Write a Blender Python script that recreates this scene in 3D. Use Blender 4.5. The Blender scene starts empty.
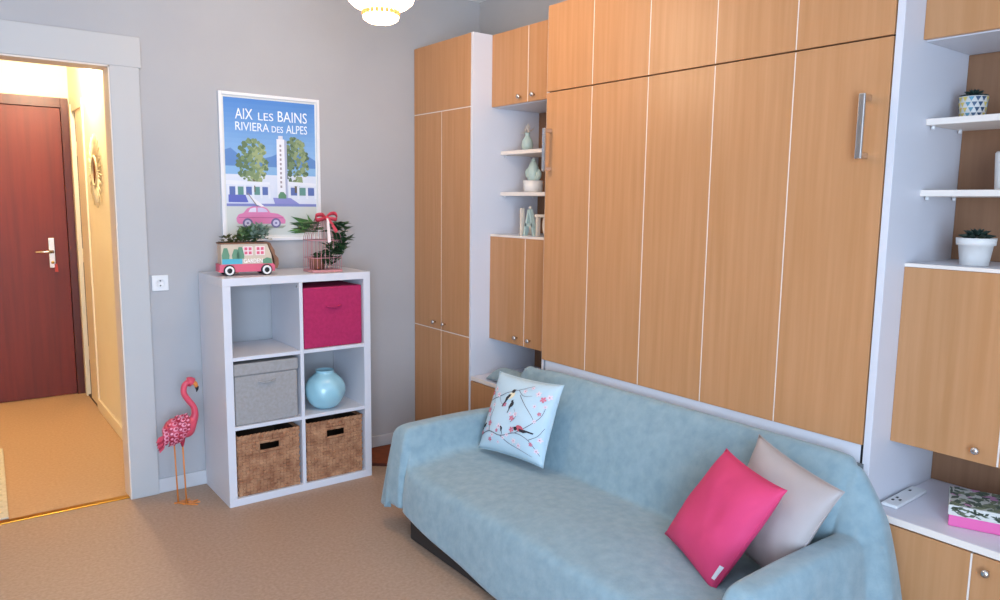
import bpy, bmesh, math, random
from mathutils import Vector, Matrix, noise
random.seed(7)
PI = math.pi
scene = bpy.context.scene
COL = scene.collection

# ------------------------------------------------------------------ camera
CAM = Vector((-1.0553, -3.5304, 1.4901))
yaw, pitch, roll, FPX = .6502, .1305, .0127, 744.16
fw = Vector((math.sin(yaw)*math.cos(pitch), math.cos(yaw)*math.cos(pitch), -math.sin(pitch)))
r0 = Vector((math.cos(yaw), -math.sin(yaw), 0)); u0 = r0.cross(fw)
rt = r0*math.cos(roll) + u0*math.sin(roll); up = -r0*math.sin(roll) + u0*math.cos(roll)
cd = bpy.data.cameras.new('camera'); cam = bpy.data.objects.new('camera', cd); COL.objects.link(cam)
cd.sensor_width = 36; cd.lens = FPX*36/1000; cd.clip_start = .02
M4 = Matrix((rt, up, -fw)).transposed().to_4x4(); M4.translation = CAM
cam.matrix_world = M4
scene.camera = cam

# ------------------------------------------------------------------ world, exposure, daylight
vs = scene.view_settings
vs.view_transform = 'Standard'; vs.look = 'None'; vs.gamma = 1; vs.use_curve_mapping = False
vs.exposure = 0.16
world = bpy.data.worlds.new('world'); scene.world = world; world.use_nodes = True
bg = world.node_tree.nodes['Background']; bg.inputs[0].default_value = (.55, .75, 1, 1); bg.inputs[1].default_value = 1.0

def area(name, loc, target, sx, sy, watt, color):
    l = bpy.data.lights.new(name, 'AREA'); l.shape = 'RECTANGLE'; l.size = sx; l.size_y = sy; l.energy = watt; l.color = color
    o = bpy.data.objects.new(name, l); COL.objects.link(o); o.location = loc
    o.rotation_euler = (Vector(target)-Vector(loc)).to_track_quat('-Z', 'Y').to_euler()
    return o
def point(name, loc, watt, color, size=.06):
    l = bpy.data.lights.new(name, 'POINT'); l.energy = watt; l.color = color; l.shadow_soft_size = size
    o = bpy.data.objects.new(name, l); COL.objects.link(o); o.location = loc
    return o
# daylight entering through the window in the wall behind the camera
area('window_daylight', (-1.5, -4.72, 1.25), (-1.5, 0, 1.1), 2.2, 1.9, 198, (.56, .745, 1.0))

# ------------------------------------------------------------------ materials
def lin(h):
    h = h.lstrip('#'); c = [int(h[i:i+2], 16)/255 for i in (0, 2, 4)]
    return tuple((x/12.92 if x <= .04045 else ((x+.055)/1.055)**2.4) for x in c) + (1,)
MATS = {}
def mat(name, col, rough=.6, metal=0, spec=.5, var=None, scale=8, detail=4, bump=0, bscale=60, stretch=None, emit=0, trans=0, sheen=0, coat=0, wscale=None):
    """principled material; var = second colour mixed by noise (pattern of its own, fixed to the object)"""
    m = bpy.data.materials.new(name); m.use_nodes = True; nt = m.node_tree; b = nt.nodes['Principled BSDF']
    b.inputs['Base Color'].default_value = lin(col); b.inputs['Roughness'].default_value = rough; b.inputs['Metallic'].default_value = metal
    b.inputs['Specular IOR Level'].default_value = spec
    if sheen: b.inputs['Sheen Weight'].default_value = sheen
    if coat: b.inputs['Coat Weight'].default_value = coat; b.inputs['Coat Roughness'].default_value = .15
    if trans: b.inputs['Transmission Weight'].default_value = trans
    if emit: b.inputs['Emission Color'].default_value = lin(col); b.inputs['Emission Strength'].default_value = emit
    if var or bump:
        geo = nt.nodes.new('ShaderNodeNewGeometry'); mp = nt.nodes.new('ShaderNodeMapping')
        nt.links.new(geo.outputs['Position'], mp.inputs[0])
        if stretch: mp.inputs['Scale'].default_value = stretch
    if var:
        n = nt.nodes.new('ShaderNodeTexNoise'); n.inputs['Scale'].default_value = scale; n.inputs['Detail'].default_value = detail
        nt.links.new(mp.outputs[0], n.inputs['Vector'])
        rp = nt.nodes.new('ShaderNodeValToRGB'); rp.color_ramp.elements[0].position = .32; rp.color_ramp.elements[1].position = .68
        rp.color_ramp.elements[0].color = lin(col); rp.color_ramp.elements[1].color = lin(var)
        nt.links.new(n.outputs[0], rp.inputs[0]); nt.links.new(rp.outputs[0], b.inputs['Base Color'])
    if bump:
        n2 = nt.nodes.new('ShaderNodeTexNoise'); n2.inputs['Scale'].default_value = bscale; n2.inputs['Detail'].default_value = 3
        nt.links.new(mp.outputs[0], n2.inputs['Vector'])
        bp = nt.nodes.new('ShaderNodeBump'); bp.inputs['Strength'].default_value = bump; bp.inputs['Distance'].default_value = .01
        nt.links.new(n2.outputs[0], bp.inputs['Height']); nt.links.new(bp.outputs[0], b.inputs['Normal'])
    MATS[name] = m
    return m
wall_m = mat('wall_paint', '#b0aeae', .85, var='#aba9aa', scale=2.5, bump=.05, bscale=140)
trim_m = mat('trim_paint', '#bab8b6', .55)
white_m = mat('white_laminate', '#d6d5da', .45)
edge_m = mat('pale_edge_band', '#ecdfd3', .5)
cream_m = mat('cream_paint', '#f0e3c6', .7, var='#ecdebf', scale=3)
creamtrim_m = mat('cream_gloss_paint', '#ecdcbc', .45)
beech_m = mat('beech_laminate', '#c48f63', .36, var='#ba8557', scale=3.2, detail=8, stretch=(14, 14, .55), spec=.32)
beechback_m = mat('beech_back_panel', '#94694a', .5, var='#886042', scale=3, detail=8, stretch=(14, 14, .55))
dark_m = mat('dark_gap', '#1c1614', .8)
floor_m = mat('floor_lino', '#b39781', .5, var='#a3866f', scale=75, detail=6, bump=.03, bscale=200, spec=.35)
hallfloor_m = mat('hall_lino', '#c3a07c', .45, var='#b8936e', scale=70, detail=6, spec=.4)
mahog_m = mat('mahogany_door', '#6d1e0e', .5, var='#5c1709', scale=3, detail=8, stretch=(9, 9, .5))
mahogframe_m = mat('mahogany_frame', '#571d10', .4, var='#48160c', scale=4, detail=6, stretch=(9, 9, .5))
chrome_m = mat('brushed_steel', '#d8d2cc', .22, metal=1)
brass_m = mat('brass_strip', '#c9963c', .3, metal=1)
black_m = mat('black_plastic', '#18181a', .5)
plast_m = mat('white_plastic', '#e2e1e0', .4)
skirt_m = mat('skirting_paint', '#c2c0c1', .55)

# ------------------------------------------------------------------ builders
def wpos(o):
    p = Vector((0, 0, 0))
    while o is not None:
        p += Vector(o.location); o = o.parent
    return p
def finish(name, bm, m, parent=None, smooth=False, origin=None):
    """world-space bmesh -> ONE mesh object; parts are offset into their thing's frame"""
    me = bpy.data.meshes.new(name)
    if origin is None:
        if parent is None:
            vs_ = [v.co for v in bm.verts]
            lo = [min(v[k] for v in vs_) for k in range(3)]; hi = [max(v[k] for v in vs_) for k in range(3)]
            origin = Vector(((lo[0]+hi[0])/2, (lo[1]+hi[1])/2, lo[2]))
        else: origin = wpos(parent)
    origin = Vector(origin)
    bmesh.ops.translate(bm, verts=bm.verts, vec=-origin)
    bm.to_mesh(me); bm.free()
    if smooth:
        for p in me.polygons: p.use_smooth = True
    ms = m if isinstance(m, (list, tuple)) else [m]
    for q in ms: me.materials.append(q)
    o = bpy.data.objects.new(name, me); COL.objects.link(o)
    if parent is None: o.location = origin
    else: o.parent = parent
    return o
def thing(name, loc, label, cat, group=None):
    o = bpy.data.objects.new(name, None); COL.objects.link(o); o.location = loc; o.empty_display_size = .05
    return tag(o, label, cat, group)
def tag(o, label, cat, group=None, kind=None):
    o['label'] = label; o['category'] = cat
    if group: o['group'] = group
    if kind: o['kind'] = kind
    return o
def struct(o, label=None, cat=None):
    o['kind'] = 'structure'
    if label: o['label'] = label
    if cat: o['category'] = cat
    return o
def B(): return bmesh.new()
def add_box(bm, lo, hi, bev=0, seg=2, mi=0):
    lo, hi = Vector([min(a, b) for a, b in zip(lo, hi)]), Vector([max(a, b) for a, b in zip(lo, hi)])
    r = bmesh.ops.create_cube(bm, size=1)
    for v in r['verts']: v.co = Vector([lo[k]+(v.co[k]+.5)*(hi[k]-lo[k]) for k in range(3)])
    fs = set(f for v in r['verts'] for f in v.link_faces)
    for f in fs: f.material_index = mi
    if bev:
        es = list(set(e for v in r['verts'] for e in v.link_edges))
        bmesh.ops.bevel(bm, geom=es, offset=bev, segments=seg, profile=.5, affect='EDGES')
    return bm
def box(name, lo, hi, m, parent=None, bev=.0015, seg=2):
    return finish(name, add_box(B(), lo, hi, bev, seg), m, parent)
def add_lathe(bm, prof, c, axis='z', n=24, cap=True, mi=0):
    """prof: list of (r, h) along the axis"""
    c = Vector(c); rings = []
    for r, h in prof:
        ring = []
        for k in range(n):
            a = 2*PI*k/n; p = (r*math.cos(a), r*math.sin(a), h)
            if axis == 'x': p = (h, p[0], p[1])
            elif axis == 'y': p = (p[0], h, p[1])
            ring.append(bm.verts.new(c+Vector(p)))
        rings.append(ring)
    for a, b in zip(rings, rings[1:]):
        for k in range(n):
            f = bm.faces.new((a[k], a[(k+1) % n], b[(k+1) % n], b[k])); f.material_index = mi
    if cap:
        for rg in (rings[0], rings[-1]):
            try: f = bm.faces.new(rg); f.material_index = mi
            except Exception: pass
    bmesh.ops.recalc_face_normals(bm, faces=bm.faces)
    return bm
def lathe(name, prof, c, m, parent=None, axis='z', n=24, smooth=True):
    return finish(name, add_lathe(B(), prof, c, axis, n), m, parent, smooth)
def add_tube(bm, pts, rad, n=8, cap=True, flat=1.0):
    pts = [Vector(p) for p in pts]; N = len(pts)
    rads = rad if isinstance(rad, (list, tuple)) else [rad]*N
    prev = None; rings = []
    for i, p in enumerate(pts):
        t = (pts[min(i+1, N-1)]-pts[max(i-1, 0)]).normalized()
        if prev is None:
            a = Vector((0, 0, 1)) if abs(t.z) < .9 else Vector((1, 0, 0))
            nx = t.cross(a).normalized()
        else:
            nx = (prev-t*prev.dot(t)).normalized()
        prev = nx; ny = t.cross(nx)
        rings.append([bm.verts.new(p+(nx*math.cos(2*PI*k/n)+ny*math.sin(2*PI*k/n)*flat)*rads[i]) for k in range(n)])
    for a, b in zip(rings, rings[1:]):
        for k in range(n): bm.faces.new((a[k], a[(k+1) % n], b[(k+1) % n], b[k]))
    if cap: bm.faces.new(rings[0][::-1]); bm.faces.new(rings[-1])
    return bm
def tube(name, pts, rad, m, parent=None, n=8): return finish(name, add_tube(B(), pts, rad, n), m, parent, True)
def add_poly(bm, pts, depth, mi=0):
    """3D outline extruded by vector depth"""
    d = Vector(depth); v = [bm.verts.new(Vector(p)) for p in pts]; w = [bm.verts.new(Vector(p)+d) for p in pts]
    n = len(v)
    fs = [bm.faces.new(v), bm.faces.new(w[::-1])]
    for k in range(n): fs.append(bm.faces.new((v[(k+1) % n], v[k], w[k], w[(k+1) % n])))
    for f in fs: f.material_index = mi
    bmesh.ops.recalc_face_normals(bm, faces=bm.faces)
    return bm
def prism(name, pts, depth, m, parent=None): return finish(name, add_poly(B(), pts, depth), m, parent)
def curve(ctrl, n=8):
    """Catmull-Rom through control points"""
    P = [Vector(p) for p in ctrl]; P = [P[0]*2-P[1]] + P + [P[-1]*2-P[-2]]; out = []
    for i in range(1, len(P)-2):
        for k in range(n):
            t = k/n; a, b, c, d = P[i-1], P[i], P[i+1], P[i+2]
            out.append(.5*((2*b)+(-a+c)*t+(2*a-5*b+4*c-d)*t*t+(-a+3*b-3*c+d)*t**3))
    out.append(P[-2]); return out
def lettering(name, text, size, loc, m, parent, width=None, depth=.0006, spacing=1.0, yawz=0):
    """flat letters standing in a plane facing -y (or turned by yawz), baseline-left at loc"""
    c = bpy.data.curves.new(name, 'FONT'); c.body = text; c.size = size; c.extrude = depth; c.space_character = spacing; c.resolution_u = 3
    o = bpy.data.objects.new(name, c); COL.objects.link(o)
    dg = bpy.context.evaluated_depsgraph_get(); dg.update(); me = bpy.data.meshes.new_from_object(o.evaluated_get(dg))
    bpy.data.objects.remove(o); bpy.data.curves.remove(c)
    xs = [v.co.x for v in me.vertices]; w = max(xs)-min(xs); x0 = min(xs); k = (width/w) if width else 1
    L = Vector(loc)-wpos(parent)
    for v in me.vertices:
        p = Vector(((v.co.x-x0)*k, -v.co.z, v.co.y)); p.rotate(Matrix.Rotation(yawz, 3, 'Z')); v.co = p+L
    me.materials.clear(); me.materials.append(m)
    q = bpy.data.objects.new(name, me); COL.objects.link(q); q.parent = parent
    return q

# ------------------------------------------------------------------ room shell
WY, WX, XL, YF, CZ = .404, 1.75, -2.8, -4.6, 2.72       # back wall, right wall, left wall, front wall, ceiling
OX0, OX1, OZ = -1.28, -.352, 2.10                        # doorway opening
HX, HY, WT = -.20, 2.86, .10                             # hall right wall, hall far wall, wall thickness
bm = B(); add_box(bm, (XL-.1, YF-.1, -.1), (WX+.1, WY+.045, 0)); struct(finish('floor', bm, floor_m))
bm = B(); add_box(bm, (-2.3, WY+.045, -.1), (HX+.1, HY+.1, 0)); struct(finish('floor_hall', bm, hallfloor_m))
bm = B(); add_box(bm, (XL-.1, YF-.1, CZ), (WX+.1, WY+WT, CZ+.1)); struct(finish('ceiling', bm, mat('ceiling_paint', '#efeeec', .9)))
bm = B()
add_box(bm, (OX1, WY, 0), (WX+.1, WY+WT, CZ)); add_box(bm, (OX0, WY, OZ), (OX1, WY+WT, CZ)); add_box(bm, (XL-.1, WY, 0), (OX0, WY+WT, CZ))
struct(finish('wall_back', bm, wall_m))
box('wall_right', (WX, YF, 0), (WX+.1, WY, CZ), wall_m, bev=0)['kind'] = 'structure'
box('wall_left', (XL-.1, YF, 0), (XL, WY, CZ), wall_m, bev=0)['kind'] = 'structure'
WX0, WX1, WZ0, WZ1 = -2.62, -.38, .2, 2.28
bm = B()
add_box(bm, (XL-.1, YF-.1, 0), (WX0, YF, CZ)); add_box(bm, (WX1, YF-.1, 0), (WX+.1, YF, CZ))
add_box(bm, (WX0, YF-.1, 0), (WX1, YF, WZ0)); add_box(bm, (WX0, YF-.1, WZ1), (WX1, YF, CZ))
struct(finish('wall_front', bm, wall_m))
# window behind the camera
bm = B()
for x in (WX0, (WX0+WX1)/2-.03, WX1-.06): add_box(bm, (x, YF-.08, WZ0), (x+.06, YF-.02, WZ1))
for z in (WZ0, WZ1-.06): add_box(bm, (WX0, YF-.08, z), (WX1, YF-.02, z+.06))
win = struct(finish('window_1', bm, white_m))
# hall shell
box('wall_hall_far', (-2.3, HY, 0), (HX+.1, HY+.1, 2.62), cream_m, bev=0)['kind'] = 'structure'
bm = B()
DY0, DY1, DZ = 2.30, 2.72, 2.10
add_box(bm, (HX, WY+WT, 0), (HX+.1, DY0, 2.62)); add_box(bm, (HX, DY1, 0), (HX+.1, HY, 2.62)); add_box(bm, (HX, DY0, DZ), (HX+.1, DY1, 2.62))
add_box(bm, (HX+.1, DY0-.1, 0), (HX+.12, DY1+.1, DZ+.1))
struct(finish('wall_hall_right', bm, cream_m))
box('wall_hall_left', (-2.3, WY+WT, 0), (-2.2, HY, 2.62), cream_m, bev=0)['kind'] = 'structure'
bm = B(); add_box(bm, (OX1+.001, WY+WT, 0), (HX, WY+WT+.02, 2.62)); add_box(bm, (OX0, WY+WT, OZ+.01), (OX1+.001, WY+WT+.02, 2.62)); add_box(bm, (-2.2, WY+WT, 0), (OX0, WY+WT+.02, 2.62))
struct(finish('wall_hall_near', bm, cream_m))
box('ceiling_hall', (-2.3, WY+WT, 2.62), (HX+.1, HY+.1, 2.7), cream_m, bev=0)['kind'] = 'structure'
# doorway casing (trim_1)
bm = B(); TY = WY-.018
add_box(bm, (OX1-.006, TY, 0), (-.232, WY, OZ), .002); add_box(bm, (OX0-.12, TY, 0), (OX0+.006, WY, OZ), .002)
add_box(bm, (OX0-.13, TY-.003, OZ-.004), (-.222, WY, OZ+.135), .002)
struct(finish('trim_1', bm, trim_m))
bm = B()
add_box(bm, (OX1-.012, TY+.004, 0), (OX1, WY+WT+.02, OZ)); add_box(bm, (OX0, TY+.004, 0), (OX0+.012, WY+WT+.02, OZ)); add_box(bm, (OX0, TY+.004, OZ-.012), (OX1, WY+WT+.02, OZ))
struct(finish('trim_2', bm, mat('jamb_paint', '#e3d3c4', .5)))
box('threshold_strip', (OX0+.012, WY+.01, 0), (OX1-.012, WY+.05, .006), brass_m, bev=.002)
tag(bpy.data.objects['threshold_strip'], 'narrow brass threshold strip across the open doorway floor', 'threshold')
# skirting
bm = B(); add_box(bm, (-.232, WY-.012, 0), (1.27, WY, .075), .003); struct(finish('baseboard_back', bm, skirt_m))
bm = B(); add_box(bm, (HX-.014, WY+WT+.02, 0), (HX, DY0-.06, .08), .003); struct(finish('baseboard_hall', bm, creamtrim_m))
# entrance door at the end of the hall (door_1)
d1 = thing('door_1', (-.68, HY, 0), 'dark red mahogany entrance door at the end of the hall', 'door'); d1['kind'] = 'structure'
FX0, FX1, FZ = -1.17, -.212, 2.20
box('door_frame', (FX0, HY-.05, 0), (FX0+.055, HY, FZ), mahogframe_m, d1); box('door_frame', (FX1-.05, HY-.05, 0), (FX1, HY, FZ), mahogframe_m, d1)
box('door_frame', (FX0+.055, HY-.05, FZ-.07), (FX1-.05, HY, FZ), mahogframe_m, d1)
slab = box('door_leaf', (FX0+.058, HY-.036, .005), (FX1-.053, HY-.002, FZ-.073), mahog_m, d1)
pl = box('handle_plate', (-.392, HY-.044, .97), (-.352, HY-.036, 1.19), chrome_m, slab, .003)
tube('handle_lever', [(-.372, HY-.044, 1.09), (-.372, HY-.085, 1.09), (-.40, HY-.09, 1.09), (-.48, HY-.09, 1.092)], [.011, .011, .010, .008], chrome_m, slab)
lathe('key_cylinder', [(.011, 0), (.011, -.012), (.004, -.014)], (-.372, HY-.044, 1.01), brass_m, slab, 'y', 12)
tag(prism('key_tag', [(-.36, HY-.06, 1.0), (-.345, HY-.06, 1.0), (-.34, HY-.06, .94), (-.362, HY-.06, .94)], (0, .006, 0), mat('red_key_tag', '#b3321f', .5), slab), 'red key tag hanging in the lock', 'x'); del bpy.data.objects['key_tag']['category']
# side door of the hall (door_2)
d2 = thing('door_2', (HX, (DY0+DY1)/2, 0), 'cream side door in the right hall wall with dark gap', 'door'); d2['kind'] = 'structure'
box('door_frame', (HX-.010, DY0-.05, 0), (HX+.06, DY0+.005, DZ+.05), creamtrim_m, d2); box('door_frame', (HX-.016, DY1-.005, 0), (HX+.06, DY1+.06, DZ+.05), creamtrim_m, d2)
box('door_frame', (HX-.010, DY0+.005, DZ-.005), (HX+.06, DY1-.005, DZ+.05), creamtrim_m, d2)
lf = box('door_leaf', (HX-.002, DY0+.006, .013), (HX+.03, DY1-.13, DZ-.006), creamtrim_m, d2)
box('door_gap', (HX+.012, DY1-.129, .013), (HX+.03, DY1-.006, DZ-.006), dark_m, d2)
for z in (.30, 1.02, 1.78): lathe('hinge', [(.009, 0), (.009, .10)], (HX+.004, DY1-.128, z), creamtrim_m, lf, 'z', 10)
box('door_sill', (HX-.005, DY0, 0), (HX+.1, DY1, .012), mat('dark_wood_sill', '#4a3324', .6), d2)

# ------------------------------------------------------------------ beech wall units
UZ, UB, S1, S2, LT, LB, CT = 2.378, 1.996, 1.768, 1.546, 1.315, .731, .527
FX, UX, BX = 1.292, 1.418, 1.742                          # deep fronts, shallow fronts, back of the units
DT = .018
def knob(parent, x, y, z):
    return lathe('knob', [(.005, 0), (.005, -.012), (.011, -.014), (.0125, -.020), (.010, -.026), (.003, -.028)], (x, y, z), chrome_m, parent, 'x', 14)
def door(parent, x, y0, y1, z0, z1, name='door'):
    return box(name, (x-DT, y0, z0), (x, y1, z1), beech_m, parent, .001, 1)
G = .003
# --- tall wardrobe in the corner
w = thing('tall_wardrobe', (1.5, .1, 0), 'tall beech wardrobe in the corner beside the cube shelf', 'wardrobe')
Y0, Y1 = -.204, .398
box('carcass', (FX+.001, Y0+.019, .07), (BX, Y1, UZ-.001), edge_m, w)
box('plinth', (FX+.03, Y0+.019, 0), (BX, Y1, .069), dark_m, w)
box('side_panel', (FX-.017, Y0, 0), (BX, Y0+.018, UZ), white_m, w)
YM = .099
door(w, FX, Y0+.019, Y1, UB+G, UZ-.002)
for a, b, ky in ((Y0+.019, YM-G, YM-.045), (YM+G, Y1, YM+.06)):
    d = door(w, FX, a, b, .746, UB-G); knob(d, FX-DT, ky, .785)
    door(w, FX, a, b, .08, .740)
for z in (UB, .743): box('seam_strip', (FX-DT+.0015, Y0+.02, z-.0024), (FX, Y1-.001, z+.0024), edge_m, w, 0)
for a, b in ((.09, .7395), (.747, UB-.004)): box('seam_strip', (FX-DT+.0015, YM-.0024, a), (FX, YM+.0024, b), edge_m, w, 0)
def wall_unit(y0, y1, near, seam, kb, side):
    """upper cabinet, shelves, middle cabinet, worktop and base cabinet between two tall panels (y0 < y1)"""
    g = 'left' if near else 'right'
    where = 'left of the fold-down bed' if near else 'right of the fold-down bed'
    where2 = 'beside the tall wardrobe' if near else 'at the right edge of the picture'
    u = thing('overhead_cabinet', ((UX+BX)/2, (y0+y1)/2, UB), 'beech two-door top cabinet above open shelves, '+where, 'cabinet', 'beech top cabinets of the wall units')
    box('carcass', (UX+.001, y0, UB), (BX, y1, UZ-.001), white_m, u)
    for a, b, ky in ((y0, seam-G, seam-.055), (seam+G, y1, seam+.055)):
        d = door(u, UX, a, b, UB+.004, UZ-.002); knob(d, UX-DT, ky, UB+.034)
    box('seam_strip', (UX-DT+.0015, seam-.0026, UB+.005), (UX, seam+.0026, UZ-.003), edge_m, u, 0)
    s = thing('wall_shelving', ((UX+BX)/2, (y0+y1)/2, LT), 'open niche with two white shelves and beech back, '+where, 'shelf', 'open shelves of the wall units')
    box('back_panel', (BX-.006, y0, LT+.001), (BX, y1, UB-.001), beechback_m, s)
    for z in (S1, S2):
        sh = finish('shelf', add_box(B(), (1.465, y0, z-.02), (BX-.007, y1, z), .001, 1), edge_m, s)
        for yy in ((y0+.012, y1-.012) if not near else (y1-.012,)):
            for xx in (1.49, 1.69): lathe('shelf_pin', [(.006, 0), (.006, -.012)], (xx, yy, z-.02), plast_m, sh, 'z', 10)
    l = thing('wall_cabinet', ((UX+BX)/2, (y0+y1)/2, LB), 'beech two-door middle cabinet hanging below shelves, '+where, 'cabinet', 'beech middle cabinets of the wall units')
    box('carcass', (UX+.001, y0, LB+.001), (BX, y1, LT), white_m, l)
    for a, b, ky in ((y0, seam-G, seam-.055), (seam+G, y1, seam+.055)):
        d = door(l, UX, a, b, LB, LT-.012); knob(d, UX-DT, ky, LB+.04)
    box('seam_strip', (UX-DT+.0015, seam-.0026, LB+.001), (UX, seam+.0026, LT-.013), edge_m, l, 0)
    box('top_edge', (UX-DT, y0, LT-.011), (UX, y1, LT), edge_m, l, 0)
    bc = thing('base_cabinet', ((FX+BX)/2, (y0+y1)/2, 0), 'low beech base cabinet under the white worktop, '+where, 'cabinet', 'beech base cabinets of the wall units')
    box('carcass', (FX+.001, y0, .07), (BX, y1, CT-.024), white_m, bc); box('plinth', (FX+.03, y0, 0), (BX, y1, .069), dark_m, bc)
    for i, (a, b) in enumerate(((y0, seam-G), (seam+G, y1))):
        d = door(bc, FX, a, b, .08, CT-.026)
        if i == 0: knob(d, FX-DT, seam-.045, .462)
    box('seam_strip', (FX-DT+.0015, seam-.0026, .082), (FX, seam+.0026, CT-.028), edge_m, bc, 0)
    wt = thing('worktop', ((FX+BX)/2, (y0+y1)/2, CT-.022), 'white worktop on the low beech cabinet, '+where, 'worktop', 'white worktops of the wall units')
    box('top_board', (FX-.012, y0, CT-.022), (BX, y1, CT), mat('worktop_laminate_'+g, '#dfdbe2', .4), wt)
    box('front_edge', (FX-.016, y0, CT-.022), (FX-.0125, y1, CT), edge_m, wt)
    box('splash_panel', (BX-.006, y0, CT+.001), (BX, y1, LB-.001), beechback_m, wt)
wall_unit(-.786, -.2055, True, -.512, .055, 0)
wall_unit(-3.03, -2.4265, False, -.2737*10, .055, 0)

# --- fold-down bed with its overhead doors
bed = thing('wall_bed', (1.5, -1.6, 0), 'beech fold-down wall bed with five panels and two steel handles', 'bed')
BY = [-.808-k*(2.3996-.808)/5 for k in range(6)]; BY[1] = -.808-.303; 
for k in range(2, 5): BY[k] = BY[1]-(k-1)*(2.3996-.808-.303)/4
BB, BT = .731, 2.003
box('carcass', (FX+.001, -2.398, BB+.002), (BX, -.808, BT-.003), edge_m, bed)
for k in range(5): box('front_panel', (FX-DT, BY[k+1]+.002, BB), (FX, BY[k]-.002, BT-.004), beech_m, bed, .001, 1)
for k in range(1, 5): box('seam_strip', (FX-DT+.001, BY[k]-.0018, BB+.002), (FX, BY[k]+.0018, BT-.006), edge_m, bed, 0)
box('bottom_rail', (1.280, -2.392, .60), (1.30, -.83, BB-.001), white_m, bed)
box('side_slot', (1.280, -2.401, .655), (1.318, -2.393, BB-.002), black_m, bed, 0)
box('side_panel', (FX-.018, -2.426, 0), (BX, -2.4025, UZ), white_m, bed)
box('side_panel', (FX-.001, -.807, 0), (BX, -.789, UZ), white_m, bed)
def bar_handle(y, z0, z1):
    bm = B(); xo = FX-DT-.042
    add_box(bm, (xo-.006, y-.011, z0), (xo+.006, y+.011, z1), .004)
    add_box(bm, (xo, y-.009, z1-.022), (FX-DT, y+.009, z1-.002), .003); add_box(bm, (xo, y-.009, z0+.002), (FX-DT, y+.009, z0+.022), .003)
    return finish('handle', bm, chrome_m, bed)
bar_handle(-.846, 1.635, 1.835); bar_handle(-2.338, 1.635, 1.835)
oc = thing('bed_overhead_cupboard', (1.5, -1.6, 2.0), 'row of five beech cupboard doors above the fold-down bed', 'cupboard')
box('carcass', (FX+.001, -2.401, 2.002), (BX, -.808, 2.389), dark_m, oc)
for k in range(5): box('door', (FX-DT, BY[k+1]+.002, 2.004), (FX, BY[k]-.002, 2.39), beech_m, oc, .001, 1)
for k in range(1, 5): box('seam_strip', (FX-DT+.001, BY[k]-.0019, 2.006), (FX, BY[k]+.0019, 2.388), edge_m, oc, 0)

# ------------------------------------------------------------------ cube shelf
ks = thing('cube_shelf', (.3825, .195, 0), 'white two-by-three cube shelf standing against the grey wall', 'shelf')
KW, KH, KD = .765, 1.12, .39
box('top_board', (0, 0, KH-.038), (KW, KD, KH), white_m, ks); box('bottom_board', (0, 0, 0), (KW, KD, .038), white_m, ks)
for x in (0, KW-.038): box('side_board', (x, 0, .0382), (x+.038, KD, KH-.0382), white_m, ks)
KXM = KW/2
box('divider', (KXM-.009, .001, .0384), (KXM+.009, KD, KH-.0384), white_m, ks, .001)
for z in (.3795, .7205):
    for a, b in ((.0382, KXM-.0092), (KXM+.0092, KW-.0382)): box('shelf', (a, .001, z), (b, KD, z+.018), white_m, ks, .001)
lathe('cam_screw', [(.006, 0), (.006, -.002)], (KXM-.0092, .03, 1.06), chrome_m, ks, 'x', 10)
SZ = [.0385, .398, .739]     # cell floors
CXA, CXB = (.0395, KXM-.0105), (KXM+.0105, KW-.0395)

def fabric_box(name, x0, x1, z0, h, m, label, lid):
    t = thing(name, ((x0+x1)/2, .19, z0), label, 'storage box', 'storage boxes in the cube shelf')
    y0, y1 = .012, .36
    bm = B(); add_box(bm, (x0, y0, z0), (x1, y1, z0+(h-.06 if lid else h)), .008, 3)
    finish('body', bm, m, t)
    if lid: box('lid', (x0-.003, y0-.004, z0+h-.059), (x1+.003, y1+.003, z0+h), m, t, .006, 3)
    xm = (x0+x1)/2; zc = z0+h*.66
    bm = B()   # fabric pull with a dark slot under it
    pts = curve([(xm-.042, y0-.002, zc+.008), (xm-.025, y0-.006, zc+.003), (xm, y0-.008, zc), (xm+.025, y0-.006, zc+.003), (xm+.042, y0-.002, zc+.008)], 5)
    add_tube(bm, pts, .0075, 8, True, .6); finish('pull', bm, m, t, True)
    return t
pinkf = mat('magenta_felt', '#b2245a', .9, var='#a51f52', scale=60, bump=.15, bscale=220)
greyf = mat('grey_felt', '#a19d9c', .9, var='#97938f', scale=70, bump=.15, bscale=240)
fabric_box('storage_box', CXB[0]+.006, CXB[1]-.004, SZ[2], .312, pinkf, 'magenta fabric storage box in the upper right cube of the shelf', False)
fabric_box('storage_box', CXA[0]+.006, CXA[1]-.012, SZ[1], .305, greyf, 'grey fabric storage box with lid in the middle left cube', True)

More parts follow.
